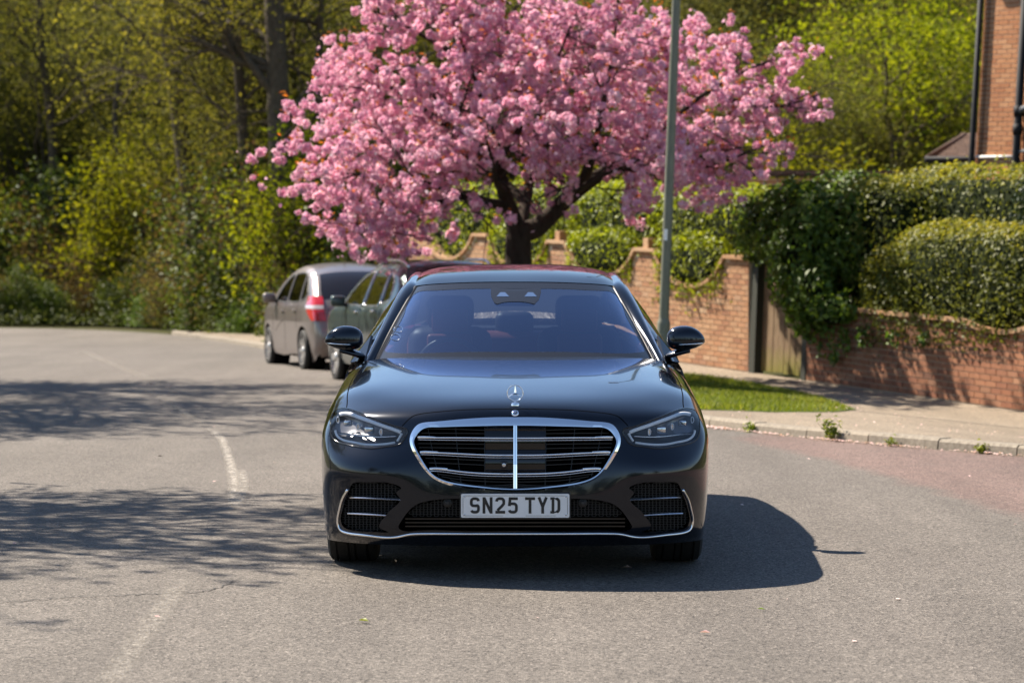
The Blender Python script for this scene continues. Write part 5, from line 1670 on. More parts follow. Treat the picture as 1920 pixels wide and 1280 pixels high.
# lamp post
lb = Vector((1.735, 31.0, 0)); lb.z = pave_z(lb.x, lb.y)
lamp = empty('lamp_post', tuple(lb)); lamp.rotation_euler = (0, math.radians(2.1), 0)
tag(lamp, 'tall tapered grey green steel lamp post standing on the verge', 'lamp post')
def post_mat():
    m = bsdf('post_paint', rough=0.5, spec=0.4); n = N(m); p = n.coord()
    f = n.noise(n.mapping(p, (6, 6, 1.2)), 4, 6, 0.7)
    return n.out(**{'Base Color': n.ramp(f, [(0.3, (0.105,0.112,0.082)), (0.7, (0.165,0.168,0.125))]), 'Normal': n.bump(f, 0.15, 0.004)})
M['post'] = post_mat()
hb = at(1238, 598, 31).z - lb.z
MB().lathe([(.078,-.1),(.078,hb-.06),(.074,hb-.03),(.060,hb),(.0595,hb+.02)], (0,0,0), 'z', 24).build('post_base', M['post'], lamp, angle=40)
MB().lathe([(.0585,hb-.05),(.0565,hb+.5),(.045,6.2),(.043,6.4),(0,6.42)], (0,0,0), 'z', 24).build('post_shaft', M['post'], lamp, angle=40)
MB().box((-.0,-.079,hb*.55), (.085,.01,.42), bev=.004).build('access_door', M['post'], lamp)
MB().tube([(0,0,6.3),(-.1,-.25,6.55),(-.3,-.8,6.65)], .03, 10).build('bracket_arm', M['post'], lamp, True)
MB().box((-.38,-1.05,6.66), (.20,.55,.11), bev=.04).build('lantern', M['pipe_grey'], lamp, angle=50)
zs = at(1241, 440, 31).z - lb.z
V = []; F = []
for i, a in enumerate(np.linspace(-PI/2-.75, -PI/2-.0, 6)):
    for z in (zs-.065, zs+.065): V.append((.0558*math.cos(a), .0558*math.sin(a), z))
for i in range(5): F.append((2*i, 2*i+2, 2*i+3, 2*i+1))
part('sticker', V, F, M['plate_white'], lamp, True)
# ------------------------------------------------------------------ leaves, hedges, trees
M['leaf_privet'] = leaf_mat('leaf_privet', (0.150,0.215,0.008), (0.250,0.340,0.012), (0.360,0.430,0.024), 0.45, 0.50)
M['leaf_ivy'] = leaf_mat('leaf_ivy', (0.040,0.070,0.009), (0.088,0.140,0.016), (0.190,0.250,0.030), 0.50, 0.42, 0.35)
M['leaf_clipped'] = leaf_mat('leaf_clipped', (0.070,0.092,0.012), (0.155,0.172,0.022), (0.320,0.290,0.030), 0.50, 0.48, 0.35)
M['leaf_dark'] = leaf_mat('leaf_dark', (0.008,0.018,0.005), (0.016,0.034,0.008), None, 0.5, 0.15)
M['leaf_wood'] = leaf_mat('leaf_wood', (0.080,0.084,0.016), (0.155,0.156,0.026), (0.270,0.250,0.032), 0.75, 0.50, 0.12)
M['leaf_lime'] = leaf_mat('leaf_lime', (0.120,0.145,0.006), (0.200,0.215,0.008), (0.300,0.290,0.010), 0.75, 0.50, 0.12)
M['leaf_olive'] = leaf_mat('leaf_olive', (0.080,0.084,0.024), (0.125,0.128,0.034), (0.175,0.168,0.048), 0.75, 0.45, 0.12)
M['leaf_shrub'] = leaf_mat('leaf_shrub', (0.030,0.048,0.008), (0.066,0.092,0.012), (0.165,0.185,0.028), 0.6, 0.40, 0.25)
M['leaf_bronze'] = leaf_mat('leaf_bronze', (0.075,0.048,0.018), (0.120,0.090,0.030), (0.190,0.150,0.050), 0.75, 0.45, 0.12)
M['leaf_young'] = leaf_mat('leaf_young', (0.38,0.10,0.015), (0.50,0.17,0.02), (0.55,0.28,0.03), 0.4, 0.5)
M['blossom'] = leaf_mat('blossom', (0.64,0.28,0.43), (0.87,0.58,0.67), (0.95,0.82,0.83), 0.7, 0.45, 0.2, (1.0, 0.88, 0.92))
def bark_mat(name, c0, c1):
    m = bsdf(name, rough=0.9, spec=0.15); n = N(m); p = n.coord()
    f = n.noise(n.mapping(p, (5, 5, 1.3)), 5, 7, 0.7, 0.5)
    return n.out(**{'Base Color': n.ramp(f, [(0.3, c0), (0.7, c1)]), 'Normal': n.bump(f, 0.7, 0.03)})
M['bark'] = bark_mat('bark', (0.040,0.030,0.020), (0.125,0.100,0.070))
M['bark_cherry'] = bark_mat('bark_cherry', (0.020,0.014,0.010), (0.055,0.040,0.030))
M['twig'] = bsdf('twig', (0.095,0.070,0.048), 0.85)
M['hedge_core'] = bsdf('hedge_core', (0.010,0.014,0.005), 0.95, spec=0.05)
def grass_mat():
    return leaf_mat('grass', (0.095,0.140,0.012), (0.170,0.235,0.016), (0.330,0.330,0.070), 0.6, 0.5)
M['grass'] = grass_mat()

def unit_rows(a): return a / (np.linalg.norm(a, axis=1)[:, None] + 1e-9)
def make_leaves(P, Nn, size, rng, spread=.9, aspect=.55, fold=.18, tint=None):
    """one folded leaf of two triangles a point; Nn the way it mostly faces"""
    n = len(P)
    nn = unit_rows(Nn + rng.normal(0, spread, (n, 3)))
    r = rng.normal(0, 1, (n, 3)); a = unit_rows(np.cross(nn, r)); b = np.cross(nn, a)
    s = size * rng.uniform(.65, 1.3, n)[:, None]
    base = P - a*s*.5; tip = P + a*s*.5
    l = P + b*s*aspect*.5 + nn*s*fold; q = P - b*s*aspect*.5 + nn*s*fold
    V = np.stack([base, q, tip, l], 1).reshape(-1, 3)
    i = np.arange(n)*4
    F = np.concatenate([np.stack([i, i+1, i+2], 1), np.stack([i, i+2, i+3], 1)])
    t = rng.beta(2, 2.2, n) if tint is None else tint
    return V, F, np.repeat(t, 4)
def leaf_part(name, P, Nn, size, mat, parent, rng, **kw):
    V, F, t = make_leaves(P, Nn, size, rng, **kw)
    o = part(name, V, F, mat, parent, False, t)
    return o
def lumpy(rng, k=9, amp=.12):
    """smooth bumpiness on directions / positions"""
    W = rng.normal(0, 1, (k, 3)); ph = rng.uniform(0, 6.28, k); a = rng.uniform(.4, 1, k)
    W *= (np.arange(k)/k*2.2+.8)[:, None]
    return lambda p: amp * (np.sin(p @ W.T + ph) * a).sum(1) / math.sqrt(k)
def hedge(name, label, cat, boxes, n, size, mat, seed, bump=.07, group=None, power=4.0, depth=.12, tintz=None):
    """boxes: (t, out, z) centre and half sizes in the wall's frame; rounded clipped masses"""
    rng = np.random.default_rng(seed)
    c0 = wall_pt(boxes[0][0][0], boxes[0][0][1], 0)
    root = empty(name, tuple(c0)); tag(root, label, cat, group)
    Ux = np.array([WU.x, WU.y, WU.z]); Nx = np.array([WN.x, WN.y, 0]); Zx = np.array([0,0,1.0])
    areas = np.array([b[1][0]*b[1][2]+b[1][0]*b[1][1]+b[1][1]*b[1][2] for b in boxes]); areas /= areas.sum()
    AP, AN = [], []; cores = MB()
    for (c, h), fr in zip(boxes, areas):
        h = np.array(h); m = int(n*fr)
        d = unit_rows(rng.normal(0, 1, (m*2, 3)))
        rad = (np.abs(d)**power).sum(1)**(-1/power)         # rounded box
        w = (rad**2)/ (rad**2).max(); keep = rng.random(len(d)) < w*1.2; d, rad = d[keep][:m], rad[keep][:m]
        lm = lumpy(rng, 9, bump)
        loc = d*rad[:, None]*h
        nl = unit_rows(np.sign(loc)*np.abs(loc/h)**(power-1)/h)
        stray = np.where(rng.random(len(loc)) < .05, rng.uniform(.03, .13, len(loc)), 0.0)
        loc = loc + nl*(lm(loc*1.8) + stray - np.abs(rng.normal(0, depth, len(loc))))[:, None]
        P = np.array(wall_pt(c[0], c[1], c[2]))[None] - np.array(c0)[None] + loc[:, :1]*Ux + loc[:, 1:2]*Nx + loc[:, 2:]*Zx
        AP.append(P); AN.append(nl[:, :1]*Ux + nl[:, 1:2]*Nx + nl[:, 2:]*Zx)
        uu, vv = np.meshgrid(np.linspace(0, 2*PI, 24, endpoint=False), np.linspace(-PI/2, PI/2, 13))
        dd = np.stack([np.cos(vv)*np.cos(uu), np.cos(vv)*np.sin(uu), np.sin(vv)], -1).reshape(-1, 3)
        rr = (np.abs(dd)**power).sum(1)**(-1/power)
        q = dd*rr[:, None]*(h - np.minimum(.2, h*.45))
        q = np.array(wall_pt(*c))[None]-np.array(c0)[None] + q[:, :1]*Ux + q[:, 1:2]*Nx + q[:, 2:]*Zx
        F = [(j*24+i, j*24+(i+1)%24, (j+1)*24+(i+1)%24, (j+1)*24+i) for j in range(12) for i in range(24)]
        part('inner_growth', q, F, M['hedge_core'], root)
    P = np.concatenate(AP); Nn = np.concatenate(AN)
    t = rng.beta(2, 2.2, len(P))
    if tintz is not None: t = np.clip(t*.75 + .45*np.clip((Nn[:, 2]-.2), 0, 1) , 0, 1)  # upward-facing leaves take the lighter, yellower end of the tint
    o = leaf_part('leaves', P, Nn*1.2, size, mat, root, rng, spread=.55, tint=t)
    tag(o, kind='stuff')
    return root
# behind the scalloped wall
hedge('privet_hedge', 'bright green privet hedge spilling into the scoops of the buff brick wall', 'hedge',
      [((-1.7,-.62,1.55),(1.75,.62,1.02)), ((-4.6,-.62,1.62),(1.75,.62,1.0)), ((-7.6,-.62,1.68),(1.8,.62,.98)), ((-10.6,-.6,1.6),(1.7,.6,.95)),
       ((-1.66,-.10,1.42),(1.02,.26,.44)), ((-4.6,-.08,1.46),(1.15,.26,.44)), ((-7.6,-.08,1.50),(1.15,.26,.44))], 46000, .074, M['leaf_privet'], 31, .06)
# ivy over gate and wall
ivy = hedge('ivy_mass', 'dark glossy ivy tumbling over the plank gate and the end of the low wall', 'ivy',
      [((.35,-.25,2.05),(.75,.5,.55)), ((1.2,-.15,2.0),(.75,.5,.66)), ((1.6,.0,1.55),(.50,.40,.72)), ((2.0,.08,1.15),(.50,.30,.48)), ((2.45,.10,.95),(.5,.26,.28)), ((1.1,.02,1.62),(.35,.2,.28)), ((1.95,-.45,1.85),(.62,.4,.72)), ((.9,-1.0,2.25),(1.3,.5,.58))], 19000, .105, M['leaf_ivy'], 32, .17, power=2.3, depth=.17)
rng = np.random.default_rng(77); tp = []; tn = []
for (t, z0, ln, k) in ((1.85,.95,.45,60),(2.15,.85,.50,60),(2.5,.80,.55,80),(2.8,.75,.35,50),(3.2,.80,.30,50),(3.9,.8,.2,30),(4.6,.85,.2,30)):
    for i in range(k):
        f = rng.random(); p = wall_pt(t + rng.normal(0,.09)*(1-.4*f), .06 + rng.random()*.09, z0 - ln*f) - Vector(ivy.location)
        tp.append(tuple(p)); tn.append((WN.x, WN.y, .3))
tag(leaf_part('hanging_leaves', np.array(tp), np.array(tn), .085, M['leaf_ivy'], ivy, rng, spread=.5), kind='stuff')
# clipped hedges
hedge('clipped_hedge', 'tall flat topped clipped hedge with yellower upper leaves below the brick house', 'hedge',
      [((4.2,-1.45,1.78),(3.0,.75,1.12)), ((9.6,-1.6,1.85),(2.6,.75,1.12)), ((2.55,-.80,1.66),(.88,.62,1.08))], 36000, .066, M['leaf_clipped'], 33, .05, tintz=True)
hedge('rounded_hedge', 'dense rounded clipped hedge bulging over the low red brick wall', 'hedge',
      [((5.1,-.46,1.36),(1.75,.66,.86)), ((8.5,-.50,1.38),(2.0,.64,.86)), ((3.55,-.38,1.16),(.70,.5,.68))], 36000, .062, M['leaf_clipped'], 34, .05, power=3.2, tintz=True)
hedge('dark_leaf_mass', 'very dark green leaf mass filling the hollow between the clipped hedges', 'shrub',
      [((6.7,-1.0,2.2),(1.5,.5,.62))], 5500, .055, M['leaf_dark'], 35, .06)  # very dark leaves added to fill the dark hollow between the hedges

# ---- trees
def grow(rng, base, direction, length, radius, levels, splits, spread, gravity=0.0, wob=.12, taper=.62, min_r=.006, first=.35):
    """branch skeleton; returns list of (points, radii, level)"""
    out = []
    def rec(p, d, L, r, lv):
        n = max(4, int(L/.22)) if lv < 2 else 4
        n = min(n, 14)
        pts = [p.copy()]; rad = [r]
        for i in range(n):
            d = d + Vector(rng.normal(0, wob, 3)); d.z += gravity*(lv+.3)*.1; d.normalize()
            p = p + d*(L/n); pts.append(p.copy()); rad.append(max(min_r, r*(1-(1-taper*.75)*(i+1)/n)))
        out.append((pts, rad, lv))
        if lv >= levels: return
        k = splits[min(lv, len(splits)-1)]
        for j in range(k):
            f = first + (1-first)*(j+rng.random()*.8)/k if lv == 0 else .25 + .75*(j+rng.random())/k
            f = min(f, 1.0)
            q = pts[int(f*n)]; rr = rad[int(f*n)]
            ax = Vector(unit_rows(rng.normal(0, 1, (1, 3)))[0]); side = d.cross(ax).normalized()
            sp = spread*(.7+.6*rng.random())
            nd = (pts[min(int(f*n)+1, n)] - pts[max(int(f*n)-1, 0)]).normalized()*math.cos(sp) + side*math.sin(sp)
            rec(q, nd.normalized(), L*(.5+.25*rng.random()), max(min_r, rr*taper), lv+1)
    rec(Vector(base), Vector(direction).normalized(), length, radius, 0)
    return out
def tubes(branches, sides=(9, 6, 4, 3, 3)):
    V = []; F = []
    for pts, rad, lv in branches:
        n = sides[min(lv, len(sides)-1)]; n0 = len(V); prev = None
        for i, p in enumerate(pts):
            t = (pts[min(i+1, len(pts)-1)] - pts[max(i-1, 0)]).normalized()
            if prev is None:
                ref = Vector((0,0,1)) if abs(t.z) < .9 else Vector((1,0,0)); x = t.cross(ref).normalized()
            else: x = (prev - t*prev.dot(t)).normalized()
            prev = x; y = t.cross(x)
            for k in range(n):
                a = 2*PI*k/n; V.append(tuple(p + (x*math.cos(a)+y*math.sin(a))*rad[i]))
        for i in range(len(pts)-1):
            for k in range(n): F.append((n0+i*n+k, n0+i*n+(k+1)%n, n0+(i+1)*n+(k+1)%n, n0+(i+1)*n+k))
    return V, F
def tree_proto(seed, height, radius, leaf, size, count, clump, levels=3, splits=(7,5,4), spread=.75, gravity=.3, sub=None, first=.3, bark='bark', lean_=(0,0,1), wob=.12):
    rng = np.random.default_rng(seed)
    br = grow(rng, (0,0,-.1), lean_, height*.62, radius, levels, splits, spread, gravity, first=first, wob=wob)
    V, F = tubes(br)
    trunk = new_mesh('trunk', V, np.array(F), M[bark], True)
    tips = np.array([tuple(b[0][-1]) for b in br if b[2] >= levels-1] + [tuple(b[0][len(b[0])//2]) for b in br if b[2] >= levels-1])
    if sub is not None: tips = tips[rng.random(len(tips)) < sub]
    c = tips[rng.integers(0, len(tips), count)]
    P = c + rng.normal(0, clump, (count, 3))*np.array([1,1,.8])
    P[:, 2] = np.maximum(P[:, 2], .15)
    Nn = rng.normal(0, .5, (count, 3)) + np.array([0,0,.9])
    tn = np.clip(rng.beta(2, 2.4, count) + .25*lumpy(rng, 8, .6)(P*.9), 0, 1)
    LV, LF, lt = make_leaves(P, Nn, size, rng, spread=.8, tint=tn)
    crown = new_mesh('crown', LV, LF, M[leaf], False, lt)
    return trunk, crown
def plant_tree(name, proto, label, cat, group, loc, rz=0.0, sc=1.0, zs=1.0):
    r = empty(name, loc, rz); r.scale = (sc, sc, sc*zs)
    tag(r, label, cat, group)
    obj('trunk', proto[0], r); obj('crown', proto[1], r)
    return r
PT = {
 'wood_a': tree_proto(101, 13, .20, 'leaf_wood', .115, 17000, .42, splits=(9,5,4), spread=.8, first=.25),
 'wood_b': tree_proto(102, 12, .17, 'leaf_wood', .11, 15000, .40, splits=(8,5,4), spread=.7, first=.2, gravity=.5),
 'olive_a': tree_proto(103, 11, .17, 'leaf_olive', .135, 20000, .50, splits=(10,5,4), spread=.85, first=.1),
 'lime': tree_proto(104, 11, .16, 'leaf_lime', .15, 15000, .36, splits=(10,5,4), spread=.85, first=.12),
 'olive_b': tree_proto(105, 10, .15, 'leaf_olive', .13, 18000, .55, splits=(10,5,4), spread=.9, first=.05),
 'shrub_a': tree_proto(106, 3.6, .06, 'leaf_shrub', .13, 5200, .26, splits=(9,5,3), spread=.95, first=.02, gravity=.2),
 'shrub_b': tree_proto(107, 3.0, .05, 'leaf_bronze', .11, 2600, .26, splits=(9,5,4), spread=.9, first=.02, gravity=.3),
 'shrub_c': tree_proto(108, 2.6, .05, 'leaf_ivy', .11, 5200, .24, splits=(8,5,3), spread=1.0, first=.02, gravity=.1),
 'shrub_d': tree_proto(109, 4.2, .06, 'leaf_lime', .12, 3000, .28, splits=(9,5,4), spread=.8, first=.05, gravity=.3),
}
LBL = {
 'wood_a': ('woodland_tree', 'thin leaved olive woodland tree with dark spreading trunk', 'tree', 'olive trees of the wood'),
 'wood_b': ('woodland_tree', 'slender olive woodland tree with rising branches deep in the wood', 'tree', 'slender trees of the wood'),
 'olive_a': ('hillside_tree', 'dull olive green tree on the wooded bank beyond the walls', 'tree', 'olive trees on the bank'),
 'olive_b': ('hillside_tree', 'broad grey green tree low on the wooded bank', 'tree', 'grey green trees on the bank'),
 'lime': ('lime_green_tree', 'fresh lime green tree glowing on the wooded bank', 'tree', 'lime green trees'),
 'shrub_a': ('roadside_shrub', 'leafy dark green shrub at the edge of the wood', 'shrub', 'green shrubs along the wood'),
 'shrub_b': ('roadside_shrub', 'thin twiggy bronze leaved shrub at the edge of the wood', 'shrub', 'bronze shrubs along the wood'),
 'shrub_c': ('ivy_shrub', 'low dark ivy covered bush at the foot of the wood', 'shrub', 'ivy bushes along the wood'),
 'shrub_d': ('saplings', 'airy yellow green sapling among the roadside shrubs', 'sapling', 'saplings along the wood'),
}
def put(kind, px, y, sc=1.0, dz=0.0, zs=1.0, x=None, row=''):
    nm, lb, ct, gp = LBL[kind]
    if row: lb = lb + ' ' + row; gp = gp + ' ' + row
    X = (px-960)/FPX*y if x is None else x
    z = land_z(y) if y > 73 or X < left_x(y) else gz(y)-.05
    return plant_tree(nm.replace('saplings', 'sapling'), PT[kind], lb, ct, gp, (X, y, z + dz), WR.uniform(0, 6.28), sc*WR.uniform(.92, 1.08), zs)
WR = random.Random(17)
# wood behind the bend, left of the cherry: front row of bushes, then trees
def edge_y(px): return float(np.interp(px, [-200, 0, 200, 330, 430, 520, 600, 700, 820, 900], [75, 74, 73.2, 69, 62, 56, 54, 52, 51, 51]))
for i, px in enumerate(np.linspace(-900, 800, 38)):
    y = edge_y(px)
    put(['shrub_c','shrub_a','shrub_c','shrub_b'][i % 4], px + WR.uniform(-15,15), y + 1.2 + WR.uniform(0,.8), .55, row='beside the tarmac')
for i, px in enumerate(np.linspace(-920, 820, 35)):
    put(['shrub_a','shrub_b','shrub_c','shrub_b','shrub_a','shrub_d'][i % 6], px + WR.uniform(-20,20), edge_y(px) + 3.5 + WR.uniform(0,1.5), .95, row='in the second rank')
for i, px in enumerate(np.linspace(-900, 860, 27)):
    put(['shrub_b','shrub_a','shrub_b','shrub_d','shrub_b'][i % 5], px + WR.uniform(-20,20), edge_y(px) + 6.5 + WR.uniform(0,2), 1.35, row='standing tall behind')
for i, px in enumerate(np.linspace(-1000, 900, 25)):
    put(['wood_b','wood_a','wood_a','olive_a'][i % 4], px + WR.uniform(-25,25), edge_y(px) + 13 + WR.uniform(0,4), .85, row='just inside')
for i, px in enumerate(np.linspace(-1100, 1000, 22)):
    put(['olive_a','wood_b','wood_b','wood_a'][i % 4], px + WR.uniform(-25,25), 94 + WR.uniform(-3,4), 1.05, row='up the slope')
for i, px in enumerate(np.linspace(-1200, 1100, 17)):
    put(['olive_b','olive_a','wood_a'][i % 3], px + WR.uniform(-25,25), 108 + WR.uniform(-3,5), 1.25, row='on the crest')
# bank to the right
for i, px in enumerate(np.linspace(1000, 2150, 12)):
    put(['olive_b','olive_a','wood_b'][i % 3], px + WR.uniform(-20,20), 66 + WR.uniform(-3,4), .62, row='behind the garden walls')
for i, px in enumerate(np.linspace(980, 2200, 12)):
    put(['olive_a','olive_b','wood_b'][i % 3], px + WR.uniform(-20,20), 80 + WR.uniform(-2,4), .85, row='beyond the lime tree')
for i, px in enumerate(np.linspace(1000, 2250, 11)):
    put(['olive_b','olive_a','wood_a'][i % 3], px + WR.uniform(-20,20), 94 + WR.uniform(-2,4), 1.0, row='high behind the house')
for i, px in enumerate(np.linspace(1050, 2300, 10)):
    put(['olive_a','olive_b'][i % 2], px + WR.uniform(-20,20), 109 + WR.uniform(-2,4), 1.2, row='along the skyline')
put('lime', 1655, 62, .92, row='with the widest crown'); put('lime', 1590, 65, .72, row='leaning to its neighbour'); put('lime', 1730, 67, .62, row='smallest of its group')
put('shrub_d', 1480, 57, 1.1, row='by the coping tiles'); put('shrub_a', 1560, 56, 1.0, row='by the coping tiles'); put('shrub_d', 1100, 53, 1.0, row='behind the privet')
# three dark trunks standing clear in the wood
def lone_trunk(marks, y, r0, r1, label, seed):
    rng = np.random.default_rng(seed)
    b = at(marks[0][0], marks[0][1], y); root = empty('dark_trunked_tree', (b.x, y, land_z(y)))
    tag(root, label, 'tree')
    pts = [Vector(p) - Vector((b.x, y, land_z(y))) for p in curve_pts([tuple(at(px, py, y)) for px, py in marks], 14)]
    pts.insert(0, Vector((pts[0].x, 0, -.2)))
    rad = np.linspace(r0, r1, len(pts))
    br = [(pts, rad, 0)]
    for j in range(9):
        q = pts[int(len(pts)*(.35+.06*j)) if int(len(pts)*(.35+.06*j)) < len(pts) else -1]
        d = Vector((rng.choice([-1,1])*rng.uniform(.6,1), rng.uniform(-.5,.5), rng.uniform(.2,.9)))
        br += [(p_, r_, l_+1) for p_, r_, l_ in grow(rng, q, d, rng.uniform(2,3.6), r1*.55, 2, (4,4), .6, .1, min_r=.012)]
    V, F = tubes(br); part('trunk', V, np.array(F), M['bark'], root)
    tips = np.array([tuple(b_[0][-1]) for b_ in br if b_[2] >= 2]); n = 3000
    P = tips[rng.integers(0, len(tips), n)] + rng.normal(0, .35, (n,3))
    leaf_part('crown', P, np.tile([[0,0,1.0]], (n,1)), .12, M['leaf_wood'], root, rng)
lone_trunk([(362,420),(352,340),(340,260),(330,180),(318,90),(305,0),(295,-120),(290,-260)], 67, .24, .12, 'dark leaning tree trunk rising clear above the bronze shrubs', 5)
lone_trunk([(470,400),(462,320),(455,240),(450,160),(440,80),(420,0),(400,-120)], 62.3, .16, .09, 'thin dark tree trunk that forks beside the pink cherry', 6)
lone_trunk([(535,420),(528,330),(524,240),(520,150),(516,60),(512,-40),(510,-200)], 59.5, .30, .19, 'thick ivy dark trunk close behind the pink cherry', 8)
lone_trunk([(232,420),(228,330),(216,240),(222,150),(240,70),(252,0),(262,-100)], 79, .10, .05, 'thin crooked bare tree among the bronze shrubs', 9)
lone_trunk([(95,400),(100,300),(92,200),(80,100),(74,0),(70,-120)], 82, .16, .09, 'straight mossy trunk beside the dark ivy bush', 10)
lone_trunk([(612,400),(606,300),(598,180),(600,60),(606,-60)], 61, .11, .07, 'slim bare tree half hidden by pink blossom', 12)
# ground ivy along the edge of the wood
rng = np.random.default_rng(9); P = []
for i in range(9000):
    px = rng.uniform(-500, 640); y = edge_y(px) + rng.gamma(1.5, .9)
    P.append(((px-960)/FPX*y, y, gz(y) + .02 + abs(rng.normal(0, .18))))
tag(leaf_part('ground_ivy', np.array(P), np.tile([[0,-.3,1.0]], (len(P),1)), .11, M['leaf_shrub'], None, rng, spread=.6), kind='stuff')
# roadside trees left of the frame whose shade crosses the road, and others behind us
def shade_tree(x, y, cz, rx, ry, rz_, seed, label):
    rng = np.random.default_rng(seed); root = empty('roadside_tree', (x, y, gz(y)-.05)); tag(root, label, 'tree')
    c = Vector((0, 0, cz)); br = [([Vector((-.3,0,-.1)), Vector((-.2,.05,cz*.3)), Vector((0,0,cz*.62)), Vector((.1,0,cz))], [.2,.16,.12,.06], 0)]
    P = []
    for i in range(60):
        d = unit_rows(rng.normal(0, 1, (1, 3)))[0]*rng.uniform(.75, 1.0); e = c + Vector((d[0]*rx, d[1]*ry, d[2]*rz_))
        s0 = Vector((0, 0, cz*rng.uniform(.55, 1.0))); m = (s0+e)/2 + Vector(rng.normal(0, .25, 3))
        pts = [Vector(q) for q in curve_pts([tuple(s0), tuple(m), tuple(e)], 8)]
        br.append((pts, list(np.linspace(.045, .012, 8)), 2))
        for j in range(13):
            k = int(rng.integers(2, 8)); dd = (e-s0).normalized() + Vector(rng.normal(0, .6, 3)); dd.z -= .15
            L = rng.uniform(.5, 1.2); q = pts[k]
            tw = [q, q+dd.normalized()*L*.5, q+dd.normalized()*L+Vector(rng.normal(0,.1,3))]
            br.append((tw, [.014,.010,.006], 3)); P += [tuple(tw[1]+Vector(rng.normal(0,.18,3))) for _ in range(4)] + [tuple(tw[2]+Vector(rng.normal(0,.09,3))) for _ in range(8)]
    V, F = tubes(br, (9, 6, 4, 3)); part('trunk', V, np.array(F), M['bark'], root)
    P = np.array(P); leaf_part('crown', P, np.tile([[0,0,1.0]], (len(P),1)), .13, M['leaf_wood'], root, rng, aspect=.55)
shade_tree(-8.1, 18.2, 6.6, 3.0, 3.0, 1.1, 201, 'half bare tree on the left verge shading the near road')
shade_tree(-9.5, 31.2, 7.2, 3.8, 3.6, 1.2, 202, 'half bare tree on the left verge shading the road by the parked cars')
shade_tree(-10.6, 37.0, 7.6, 3.4, 3.0, 1.3, 203, 'half bare tree on the left verge shading the bend')
for i, (x, y, k, sc) in enumerate(((-16,-22,'olive_a',.42),(-7,-24,'wood_a',.4),(4,-26,'olive_b',.42),(13,-24,'wood_b',.4),(22,-20,'olive_a',.42),(-24,-12,'olive_b',.6),(-18,2,'wood_a',.7),(30,-12,'olive_b',.7))):
    put(k, 0, y, sc, x=x, row='across the road')
for i, x in enumerate(np.linspace(-21, 21, 15)):
    put(['shrub_a','shrub_c'][i % 2], 0, -13 - abs(x)*.1 + WR.uniform(-1, 1), 1.15, x=float(x), row='across the road')
# ------------------------------------------------------------------ the pink cherry
CH_Y = 35.7
ch0 = Vector((.11, CH_Y, pave_z(.11, CH_Y)))
cherry = empty('cherry_tree', tuple(ch0))
tag(cherry, 'spreading cherry tree covered in pink double blossom in front of the scalloped wall', 'tree')
SIL = [(690,-10),(640,45),(605,85),(590,150),(560,195),(500,188),(500,215),(560,235),(540,265),(465,290),(470,330),(520,385),(560,420),(640,470),(680,492),(760,478),(830,470),(880,440),(905,395),(940,420),(1000,440),(1035,420),(1060,425),(1085,395),(1140,370),(1160,405),(1190,440),(1215,425),(1235,375),(1290,390),(1330,405),(1400,375),(1430,340),(1490,310),(1480,270),(1440,250),(1500,225),(1560,225),(1545,160),(1500,175),(1470,160),(1500,120),(1570,80),(1560,45),(1480,80),(1420,110),(1400,60),(1380,40),(1360,-10),(1340,-200),(1180,-290),(960,-320),(780,-220)]
def to_px(p):
    d = p - np.array([0, 0, CAM_H]); cy = d[:, 1]*math.cos(PITCH) - d[:, 2]*math.sin(PITCH); cz = d[:, 1]*math.sin(PITCH) + d[:, 2]*math.cos(PITCH)
    return np.stack([960 + FPX*d[:, 0]/cy, 640 - FPX*cz/cy], 1)
rng = np.random.default_rng(42)
# limbs traced where they show, then swept out into the crown
def cp(px, py, dy=0.0): return Vector(at(px, py, CH_Y + dy)) - ch0
fork = cp(972, 440)
limbs = [
    [Vector((0,0,-.1)), cp(975,560), cp(972,480), fork],
    [fork, cp(958,400), cp(945,360,-.1), cp(935,300,-.3), cp(915,220,-.5), cp(880,120,-.6), cp(850,40,-.8)],
    [fork, cp(1010,425,.1), cp(1050,385,.2), cp(1100,345,.2), cp(1150,310,.3), cp(1230,250,.3), cp(1330,170,.4), cp(1450,110,.5)],
    [cp(950,385), cp(915,380,-.3), cp(870,365,-.6), cp(800,345,-.9), cp(700,330,-1.2), cp(590,320,-1.3)],
    [cp(940,320,-.3), cp(860,250,-.2), cp(770,190,0), cp(680,120,.3)],
    [cp(1090,350,.2), cp(1110,290,-.3), cp(1130,200,-.8), cp(1150,90,-1.0), cp(1160,-20,-1.1)],
    [fork, cp(985,380,.5), cp(1000,290,1.0), cp(1010,180,1.4), cp(1020,60,1.5), cp(1020,-60,1.4)],
    [cp(1150,310,.3), cp(1240,320,-.2), cp(1330,310,-.4), cp(1440,270,-.5)],
    [cp(870,365,-.6), cp(800,390,-1.0), cp(720,420,-1.3), cp(650,435,-1.5)],
    [cp(945,360,-.1), cp(930,340,-.9), cp(920,290,-1.7), cp(900,230,-2.2)],
    [cp(1050,385,.2), cp(1080,360,-.7), cp(1130,330,-1.4), cp(1200,300,-1.9)],
    [cp(1000,290,1.0), cp(1100,220,1.5), cp(1250,140,1.9), cp(1340,60,2.0)],
    [cp(985,380,.5), cp(900,300,1.3), cp(800,240,1.9), cp(680,220,2.2)],
    [cp(1330,170,.4), cp(1420,200,.2), cp(1500,190,.1), cp(1540,175,.1)],
    [cp(880,120,-.6), cp(780,60,-.5), cp(700,20,-.4)],
    [cp(935,300,-.3), cp(1000,200,-1.0), cp(1050,100,-1.4), cp(1080,20,-1.5)],
]
r0s = [.20, .12, .14, .07, .07, .075, .09, .06, .045, .055, .06, .06, .06, .04, .04, .05]
br = []
